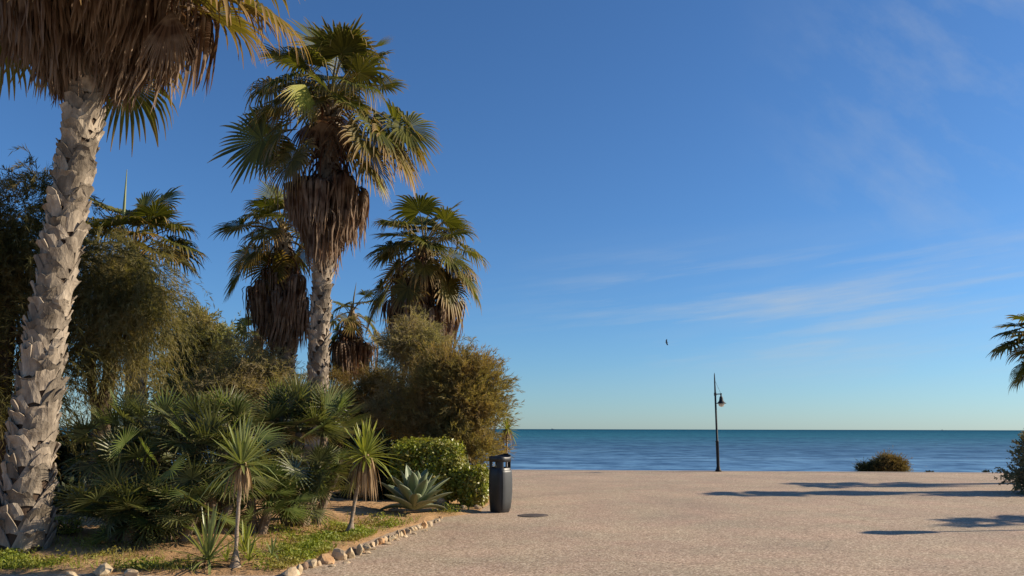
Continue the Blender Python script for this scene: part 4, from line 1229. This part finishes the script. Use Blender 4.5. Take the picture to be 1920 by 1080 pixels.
# ------------------------------------------------------------------ stones
def stone_mesh(rng, s):
    bpy_me = bpy.data.meshes.new('stone')
    import bmesh
    bm = bmesh.new()
    bmesh.ops.create_icosphere(bm, subdivisions=2, radius=1.0)
    cuts = [(nrm(rng.standard_normal(3)), rng.uniform(0.42, 0.8)) for _ in range(12)]
    ph = rng.uniform(0, 6, 3)
    for v in bm.verts:
        p = np.array(v.co)
        p *= 1 + 0.10 * math.sin(3 * p[0] + ph[0]) * math.sin(3.5 * p[1] + ph[1]) + 0.05 * math.sin(9 * p[2] + ph[2])
        for n_, d_ in cuts:
            e = p @ n_ - d_
            if e > 0:
                p = p - n_ * e * 0.93
        p += rng.normal(0, 0.018, 3)
        v.co = p * np.array(s)
    bm.to_mesh(bpy_me)
    bm.free()
    return bpy_me


rng = np.random.default_rng(601)
SG = 'rough stones edging the garden bed'


def stone(x_, y_, wpx, hpx, mat, label, sink=0.25, group=SG):
    p = gd(x_, y_)
    p[2] = max(bz(p), 0)
    a = px(wpx, p[1]) / 2 * 1.25; b = px(hpx, p[1]) / 2 * 1.25
    me = stone_mesh(rng, (a, a * rng.uniform(0.7, 1.0), b))
    me.materials.append(M[mat])
    o = bpy.data.objects.new('stone', me)
    COL.objects.link(o)
    o.location = (p[0], p[1] + a * 0.3, p[2] + b * (1 - 2 * sink) * 0.8)
    o.rotation_euler = (rng.normal(0, 0.15), rng.normal(0, 0.15), rng.uniform(0, 6))
    tag(o, label, 'stone', group)


special = [(190, 1079, 44, 24, 'rock_white', 'large pale stone alone at the bottom edge left of the yuccas'),
           (246, 1082, 34, 16, 'rock', 'half buried stone right of the large lone pale stone'),
           (132, 1083, 26, 12, 'rock_white', 'half buried stone left of the large lone pale stone'),
           (545, 1080, 34, 16, 'rock', 'flat cream stone where the border meets the bottom of the frame'),
           (558, 1077, 16, 22, 'rock_white', 'upright white stone beside the flat cream one'),
           (570, 1068, 14, 18, 'rock_brown', 'narrow brown stone next to the upright white one'),
           (581, 1064, 26, 22, 'rock_white', 'white stone with green weeds before the orange one'),
           (610, 1057, 32, 20, 'rock_orange', 'orange stone, the reddest of the border'),
           (634, 1051, 28, 26, 'rock', 'tall cream stone streaked orange right of the reddest one'),
           (656, 1047, 22, 24, 'rock_white', 'pointed pale stone just before the dark brown one'),
           (663, 1040, 16, 18, 'rock_brown', 'dark brown stone in the border near the yellow green yucca'),
           (673, 1041, 14, 30, 'rock_white', 'tallest narrow cream stone in the border'),
           (687, 1032, 16, 18, 'rock_white', 'square white stone right of the tallest narrow one')]
for s_ in special:
    stone(*s_)
for x_, y_, a_, b_, m_ in ((597, 1061, 12, 12, 'rock'), (622, 1055, 10, 12, 'rock_white'), (645, 1050, 12, 14, 'rock'), (680, 1036, 10, 14, 'rock_orange'), (706, 1023, 12, 14, 'rock'), (729, 1015, 12, 14, 'rock_white'), (741, 1010, 10, 12, 'rock'), (751, 1006, 10, 12, 'rock_white'), (778, 995, 9, 11, 'rock'), (788, 992, 9, 11, 'rock_white'), (799, 989, 10, 12, 'rock')):
    stone(x_, y_, a_, b_, m_, 'small tan stone wedged between its neighbours in the border row', 0.25)
row = [(699, 1025, 12, 14), (712, 1021, 20, 22), (722, 1017, 14, 16), (736, 1012, 14, 12), (746, 1008, 14, 16), (756, 1003, 12, 12), (764, 1000, 12, 14), (773, 996, 12, 14), (783, 993, 10, 15), (793, 991, 15, 18), (805, 987, 14, 13), (816, 981, 8, 10), (822, 977, 8, 9), (827, 972, 7, 7), (700, 1031, 14, 6), (688, 1038, 14, 6), (727, 1021, 12, 6), (744, 1013, 12, 5), (759, 1007, 12, 5), (775, 1002, 10, 5), (797, 996, 10, 4), (650, 1056, 14, 5), (622, 1062, 14, 5)]
for i, (x_, y_, a_, b_) in enumerate(row):
    flat = b_ <= 6
    stone(x_, y_, a_, b_, ('rock', 'rock_white', 'rock', 'rock_orange')[(i * 7) % 4] if not flat else 'rock', 'flat chip of cream stone lying before the border row' if flat else 'small cream stone in the border row between the yucca and the agave', 0.3)
SR = 'loose rocks round the agave'
stone(828, 952, 30, 24, 'rock', 'broad cream rock supporting the agave on its right side', 0.2, SR)
stone(842, 944, 16, 26, 'rock_orange', 'orange stained rock leaning on the broad cream rock', 0.2, SR)
stone(836, 930, 10, 22, 'rock_white', 'slender pale rock rising behind the broad cream rock', 0.1, SR)
stone(741, 938, 12, 11, 'rock_brown', 'small brown rock in the shade left of the agave', 0.1, SR)
stone(868, 958, 12, 8, 'rock', 'small rock under the low shrub beside the bin', 0.2, SR)
stone(895, 957, 14, 10, 'rock', 'small pale rock at the foot of the bin', 0.2, SR)

# ------------------------------------------------------------------ ground cover, weeds, litter
rng = np.random.default_rng(701)
g = G()
gl = G()
patches = [(595, 1030, 45, 16, 3600), (565, 1045, 40, 14, 2400), (645, 1012, 36, 13, 2400), (715, 995, 40, 11, 2600), (690, 1006, 30, 10, 1400), (620, 1000, 40, 10, 800), (520, 1062, 40, 12, 1500), (15, 1058, 40, 18, 3000), (90, 1068, 60, 7, 900), (225, 1060, 50, 7, 800), (320, 1070, 50, 6, 400), (470, 1040, 25, 8, 400), (770, 985, 25, 7, 700), (845, 962, 25, 5, 350), (540, 1010, 30, 10, 500), (160, 1040, 60, 8, 250), (270, 1072, 60, 8, 900)]
for x_, y_, a_, b_, n_ in patches:
    q = np.clip(rng.standard_normal((n_, 2)), -2.2, 2.2) * np.array([a_, b_]) * 0.62 + np.array([x_, y_])
    P_ = np.array([gd(u_, min(v_, 1150)) for u_, v_ in q])
    keep = inside(P_[:, 0], P_[:, 1]) & (seg_dist(P_[:, 0], P_[:, 1]) > 0.10)
    P_ = P_[keep]
    if not len(P_): continue
    clm = np.sin(P_[:, 0] * 4.3 + 1.3 * np.sin(P_[:, 1] * 2.9)) + np.sin(P_[:, 1] * 3.7 + 1.1 * np.sin(P_[:, 0] * 3.1) + 1) + rng.normal(0, 0.45, len(P_))
    P_ = P_[clm > -0.25]
    if not len(P_): continue
    lump = np.clip(np.sin(P_[:, 0] * 9) * np.sin(P_[:, 1] * 7) * 0.5 + 0.6, 0.1, 1)
    P_[:, 2] = bedz(P_[:, 0], P_[:, 1]) + rng.random(len(P_)) ** 1.5 * 0.11 * lump + 0.008
    leaf_cloud(g, P_, rng, 0.042, 0.6, np.array([[0, 0, 1.0]]), 1.1)
# grass-like blades among them
n_ = 3200
k = rng.integers(len(patches), size=n_)
pp = np.array([p_[:4] for p_ in patches])[k]
q = np.clip(rng.standard_normal((n_, 2)), -2, 2) * pp[:, 2:4] * 0.8 + pp[:, :2]
P_ = np.array([gd(u_, min(v_, 1150)) for u_, v_ in q])
P_ = P_[inside(P_[:, 0], P_[:, 1]) & (seg_dist(P_[:, 0], P_[:, 1]) > 0.05)]
P_[:, 2] = bedz(P_[:, 0], P_[:, 1])
n_ = len(P_)
d = nrm(rng.normal(0, 0.5, (n_, 3)) + np.array([0, 0, 1.0]))
s_ = nrm(np.cross(d, rng.standard_normal((n_, 3)))) * 0.004
hh = rng.uniform(0.05, 0.14, (n_, 1))
V = np.stack([P_ - s_, P_ + s_, P_ + d * hh * 0.6 + s_ * 0.7, P_ + d * hh], 1).reshape(-1, 3)
g.add(V, np.arange(len(V)).reshape(-1, 4), 0.5)
tag(g.build('ground_cover', M['cover'], smooth=False), 'low bright green weeds spreading over the sandy bed', 'ground cover', kind='stuff')
n_ = 9000
x_ = rng.uniform(-9.5, -0.8, n_); y_ = 9.3 + rng.random(n_) ** 1.4 * 8.5
ok = inside(x_, y_) & (seg_dist(x_, y_) > 0.05) & (np.sin(x_ * 2.1 + 1) * np.sin(y_ * 1.7) + rng.normal(0, 0.5, n_) > -0.1)
x_, y_ = x_[ok], y_[ok]
P_ = np.stack([x_, y_, bedz(x_, y_) + 0.006 + rng.random(len(x_)) * 0.015], -1)
gl = G()
leaf_cloud(gl, P_, rng, 0.07, 0.2, np.array([[0, 0, 1.0]]), 0.35)
tag(gl.build('leaf_litter', M['litter'], smooth=False), 'dry brown leaf litter strewn over the bed', 'leaf litter', kind='stuff')

# ------------------------------------------------------------------ litter bin
def sq(n, a, b, e=3.2):
    th = np.linspace(0, 2 * PI, n, endpoint=False)
    c, s = np.cos(th), np.sin(th)
    return np.stack([np.sign(c) * np.abs(c) ** (2 / e) * a, np.sign(s) * np.abs(s) ** (2 / e) * b], -1)


def loft(g, rings, z, close_top=False, close_bot=False):
    V = np.stack([np.concatenate([r, np.full((len(r), 1), zz)], 1) for r, zz in zip(rings, z)])
    n = len(rings[0])
    g.add(V, gridF(len(z), n, True))
    if close_top: g.add(V[-1], np.arange(n)[None])
    if close_bot: g.add(V[0], np.arange(n)[None, ::-1])


bpos = gd(937, 962)
binr = thing('litter_bin', 'dark grey plastic litter bin with slot openings at the garden corner', 'litter bin', (bpos[0], bpos[1] + 0.2, 0))
BROT = math.radians(-38)
cr, sr_ = math.cos(BROT), math.sin(BROT)


def brot(o):
    o.rotation_euler = (0, 0, BROT)
    return o


prof = [(0.0, 0.158), (0.03, 0.172), (0.2, 0.186), (0.45, 0.197), (0.7, 0.195), (0.84, 0.19), (0.845, 0.186)]
g = G()
NS = 48
loft(g, [sq(NS, r_ * 1.0, r_ * 0.98) for _, r_ in prof] + [sq(NS, 0.178, 0.173), sq(NS, 0.174, 0.169)], [z_ for z_, _ in prof] + [0.845, 0.55], False, True)
brot(g.build('body', M['bin'], binr))
# curved door panel, standing a little proud of the body on the side towards the sun
g = G()
for side_ in (1,):
    yy = np.linspace(-0.66, 0.66, 15)
    zz = np.array([0.06, 0.075, 0.2, 0.4, 0.6, 0.76, 0.80, 0.805])
    rr = np.interp(zz, [p_[0] for p_ in prof], [p_[1] for p_ in prof])
    inset = np.array([0.0, 0.012, 0.018, 0.022, 0.02, 0.014, 0.012, 0.0])
    V = []
    for z_, r_, i_ in zip(zz, rr, inset):
        ring = sq(400, r_ + i_, r_ * 0.98 + i_)
        ang = np.arctan2(ring[:, 1], ring[:, 0])
        o_ = np.argsort(ang)
        V.append(np.stack([np.interp(yy, ang[o_], ring[o_, 0]), np.interp(yy, ang[o_], ring[o_, 1]), np.full(15, z_)], -1))
    g.add(np.array(V), gridF(len(zz), 15))
    V = np.array(V)
    for col_ in (0, 14):                       # returns at the door's vertical edges
        e_ = V[:, col_]
        inn = e_ * np.array([0.93, 0.93, 1])
        g.add(np.stack([e_, inn], 1), gridF(len(zz), 2))
door = brot(g.build('door', M['bin_door_lit'], binr))
# posts between body and hood leave the slots open
g = G()
rg = sq(400, 0.187, 0.183); an = np.arctan2(rg[:, 1], rg[:, 0]); o_ = np.argsort(an)
for a0, a1 in ((-1.25, -0.55), (-0.16, -0.06), (0.75, 1.2), (2.2, 2.75), (-2.6, -1.95)):
    aa = np.linspace(a0, a1, 8)
    ou = np.stack([np.interp(aa, an[o_], rg[o_, 0]), np.interp(aa, an[o_], rg[o_, 1])], -1)
    inn = ou * 0.9
    ring = np.concatenate([ou, inn[::-1]])
    loft(g, [ring, ring], [0.84, 0.965], True, True)
brot(g.build('slot_post', M['bin'], binr))
g = G()
loft(g, [sq(NS, 0.16, 0.155), sq(NS, 0.16, 0.155)], [0.52, 0.86], False, True)
brot(g.build('liner', M['bin_dark'], binr))
g = G()
rings, zs = [], []
for z_, a_ in ((0.962, 0.175), (0.962, 0.19), (1.0, 0.196), (1.045, 0.194), (1.06, 0.184), (1.045, 0.165), (1.03, 0.05)):
    rings.append(sq(NS, a_, a_ * 0.98)); zs.append(z_)
V = np.stack([np.concatenate([r, np.full((len(r), 1), zz)], 1) for r, zz in zip(rings, zs)])
# the hood dips towards its middle and rises at the far side
rise = np.clip((V[..., 1]) / 0.2, -1, 1)
V[2:, :, 2] += (0.035 * np.clip(rise, 0, 1) ** 2 + 0.02 * rise ** 2)[2:]
g.add(V, gridF(len(zs), NS, True))
g.add(V[-1], np.arange(NS)[None]); g.add(V[0], np.arange(NS)[None, ::-1])
brot(g.build('hood', M['bin'], binr))
g = G()
tube(g, [(0.06, 0.18, 0.96), (0.06, 0.19, 1.07), (0.06, 0.185, 1.11), (-0.06, 0.185, 1.11), (-0.06, 0.19, 1.07), (-0.06, 0.18, 0.96)], 0.012, 8)
brot(g.build('handle', M['bin'], binr))

# manhole cover
mp_ = gd(1000, 967)
g = G()
lathe(g, [(0.285, 0.0), (0.285, 0.012), (0.262, 0.014), (0.258, 0.008), (0.252, 0.008), (0.248, 0.014), (0.10, 0.015), (0.0001, 0.015)], 40)
for i in range(-4, 5):
    wlen = math.sqrt(0.22 ** 2 - (i * 0.045) ** 2)
    g.add([(-wlen, i * 0.045 - 0.008, 0.018), (wlen, i * 0.045 - 0.008, 0.018), (wlen, i * 0.045 + 0.008, 0.018), (-wlen, i * 0.045 + 0.008, 0.018)], [[0, 1, 2, 3]])
o = g.build('manhole_cover', M['manhole'], smooth=False)
o.location = (mp_[0], mp_[1], 0)
tag(o, 'round rusty manhole cover set in the paving right of the bin', 'manhole cover')


# ------------------------------------------------------------------ street lamps
def lamp_post(label, base, H, group='promenade lamps'):
    t = thing('street_lamp', label, 'street lamp', base, group)
    k = H / 3.85
    g = G()
    lathe(g, [(0.0001, 0), (0.12, 0), (0.12, 0.05), (0.085, 0.09), (0.075, 0.16), (0.062, 0.20), (0.058, 1.12 * k), (0.066, 1.13 * k), (0.066, 1.17 * k), (0.042, 1.19 * k), (0.036, 2.9 * k), (0.024, 3.6 * k), (0.017, H - 0.08), (0.0001, H)], 16)
    g.build('pole', M['iron'], t)
    az = 2.98 * k
    g = G()
    tube(g, [(0.0, 0, az), (0.12, 0, az + 0.012), (0.235, 0, az + 0.015)], 0.019, 8)
    tube(g, [(0.0, 0, az - 0.05), (0.0, 0, az + 0.06)], 0.05, 12)
    tube(g, [(0.20, 0, az + 0.02), (0.255, 0, az + 0.02)], 0.026, 8)
    g.build('arm', M['iron'], t)
    g = G()
    tube(g, [(0.02, 0, az + 0.52), (0.22, 0, az + 0.02)], 0.005, 5)
    g.build('stay_wire', M['iron'], t)
    c = (0.225, 0, az)
    g = G()
    lathe(g, [(0.0001, 0.02), (0.03, 0.015), (0.03, -0.07), (0.06, -0.10), (0.072, -0.17), (0.085, -0.24), (0.12, -0.30), (0.185, -0.345), (0.19, -0.36), (0.17, -0.362), (0.11, -0.32), (0.05, -0.28)], 24, c)
    g.build('lamp_shade', M['iron'], t)
    g = G()
    lathe(g, [(0.118, -0.350), (0.115, -0.39), (0.098, -0.44), (0.06, -0.475), (0.0001, -0.485)], 20, c)
    g.build('lamp_bowl', M['glass'], t)
    return t


lp = gd(1347, 884.3)
lt = at(1339, 698, lp[1])
lamp_post('slim black street lamp with bell shade standing at the sea edge of the plaza', lp, lt[2])
t = thing('street_lamp', 'black post top lantern off to the right of the plaza', 'street lamp', np.array([12.45, 14.2, 0]), 'promenade lamps')
g = G(); lathe(g, [(0.0001, 0), (0.12, 0), (0.12, 0.06), (0.07, 0.12), (0.05, 0.6), (0.035, 2.95), (0.0001, 2.96)], 14); g.build('pole', M['iron'], t)
g = G(); lathe(g, [(0.05, 2.93), (0.13, 2.97), (0.22, 3.2), (0.2, 3.38)], 20); g.build('lamp_bowl', M['glass'], t)
g = G(); lathe(g, [(0.27, 3.375), (0.25, 3.42), (0.12, 3.53), (0.03, 3.58), (0.0001, 3.6)], 20); g.build('lamp_shade', M['iron'], t)

# ------------------------------------------------------------------ bird and far ships
g = G()
bp_ = at(1250, 642, 60)
S = np.linspace(0, 1, 9)
body = np.stack([-0.28 + 0.56 * S, 0 * S, 0 * S], -1)
tube(g, body, [0.004, 0.03, 0.055, 0.07, 0.07, 0.055, 0.04, 0.035, 0.008], 10)
for s_ in (1, -1):
    st = np.linspace(0, 1, 7)
    lead = np.stack([0.10 + 0.08 * np.sin(st * 2.6) - 0.18 * st ** 2, s_ * 0.55 * st, 0.10 * np.sin(st * 2.2)], -1)
    trail = np.stack([-0.10 - 0.02 * st - 0.08 * st ** 2, s_ * 0.55 * st, 0.10 * np.sin(st * 2.2)], -1)
    top = np.stack([lead, (lead + trail) / 2 + (0, 0, 0.02), trail], 1)
    bot = top - np.array([0, 0, 0.018])
    g.add(np.concatenate([top, bot[:, ::-1]], 1), gridF(7, 6, True))
o = g.build('seabird', M['bird'])
o.location = bp_
o.scale = (0.42, 0.42, 0.42)
o.rotation_euler = (math.radians(72), math.radians(8), math.radians(168))
tag(o, 'small dark seabird gliding low above the horizon', 'bird')

for x_, sc_, lab in ((1037, 1.0, 'faint distant ship on the horizon left of the street lamp'), (1768, 0.8, 'faint distant ship on the horizon above the round shrub')):
    p_ = at(x_, 806, 9000); p_[2] = -2.5
    t = thing('ship', lab, 'ship', p_, 'ships on the horizon')
    g = G()
    sx = np.array([-20, -18, 0, 14, 20]) * sc_; hw = np.array([3, 4, 4, 3.4, 0.2]) * sc_
    V = [[(x__, -b_, 4.2 * sc_), (x__ * 0.96, -b_ * 0.7, -1), (x__ * 0.96, b_ * 0.7, -1), (x__, b_, 4.2 * sc_)] for x__, b_ in zip(sx, hw)]
    g.add(np.array(V), gridF(5, 4, True)); g.add(np.array(V)[0], [[0, 1, 2, 3]])
    g.build('hull', M['ship'], t, smooth=False)
    g = G()
    for (a_, b_, c_, d_) in ((-16, -8, 4.2, 10), (-14, -10, 10, 13)):
        q = np.array([(a_, -3), (b_, -3), (b_, 3), (a_, 3)]) * sc_
        loft(g, [q, q * np.array([0.98, 0.95])], [c_ * sc_ + 0.01, d_ * sc_], True, True)
    g.build('deckhouse', M['ship'], t, smooth=False)
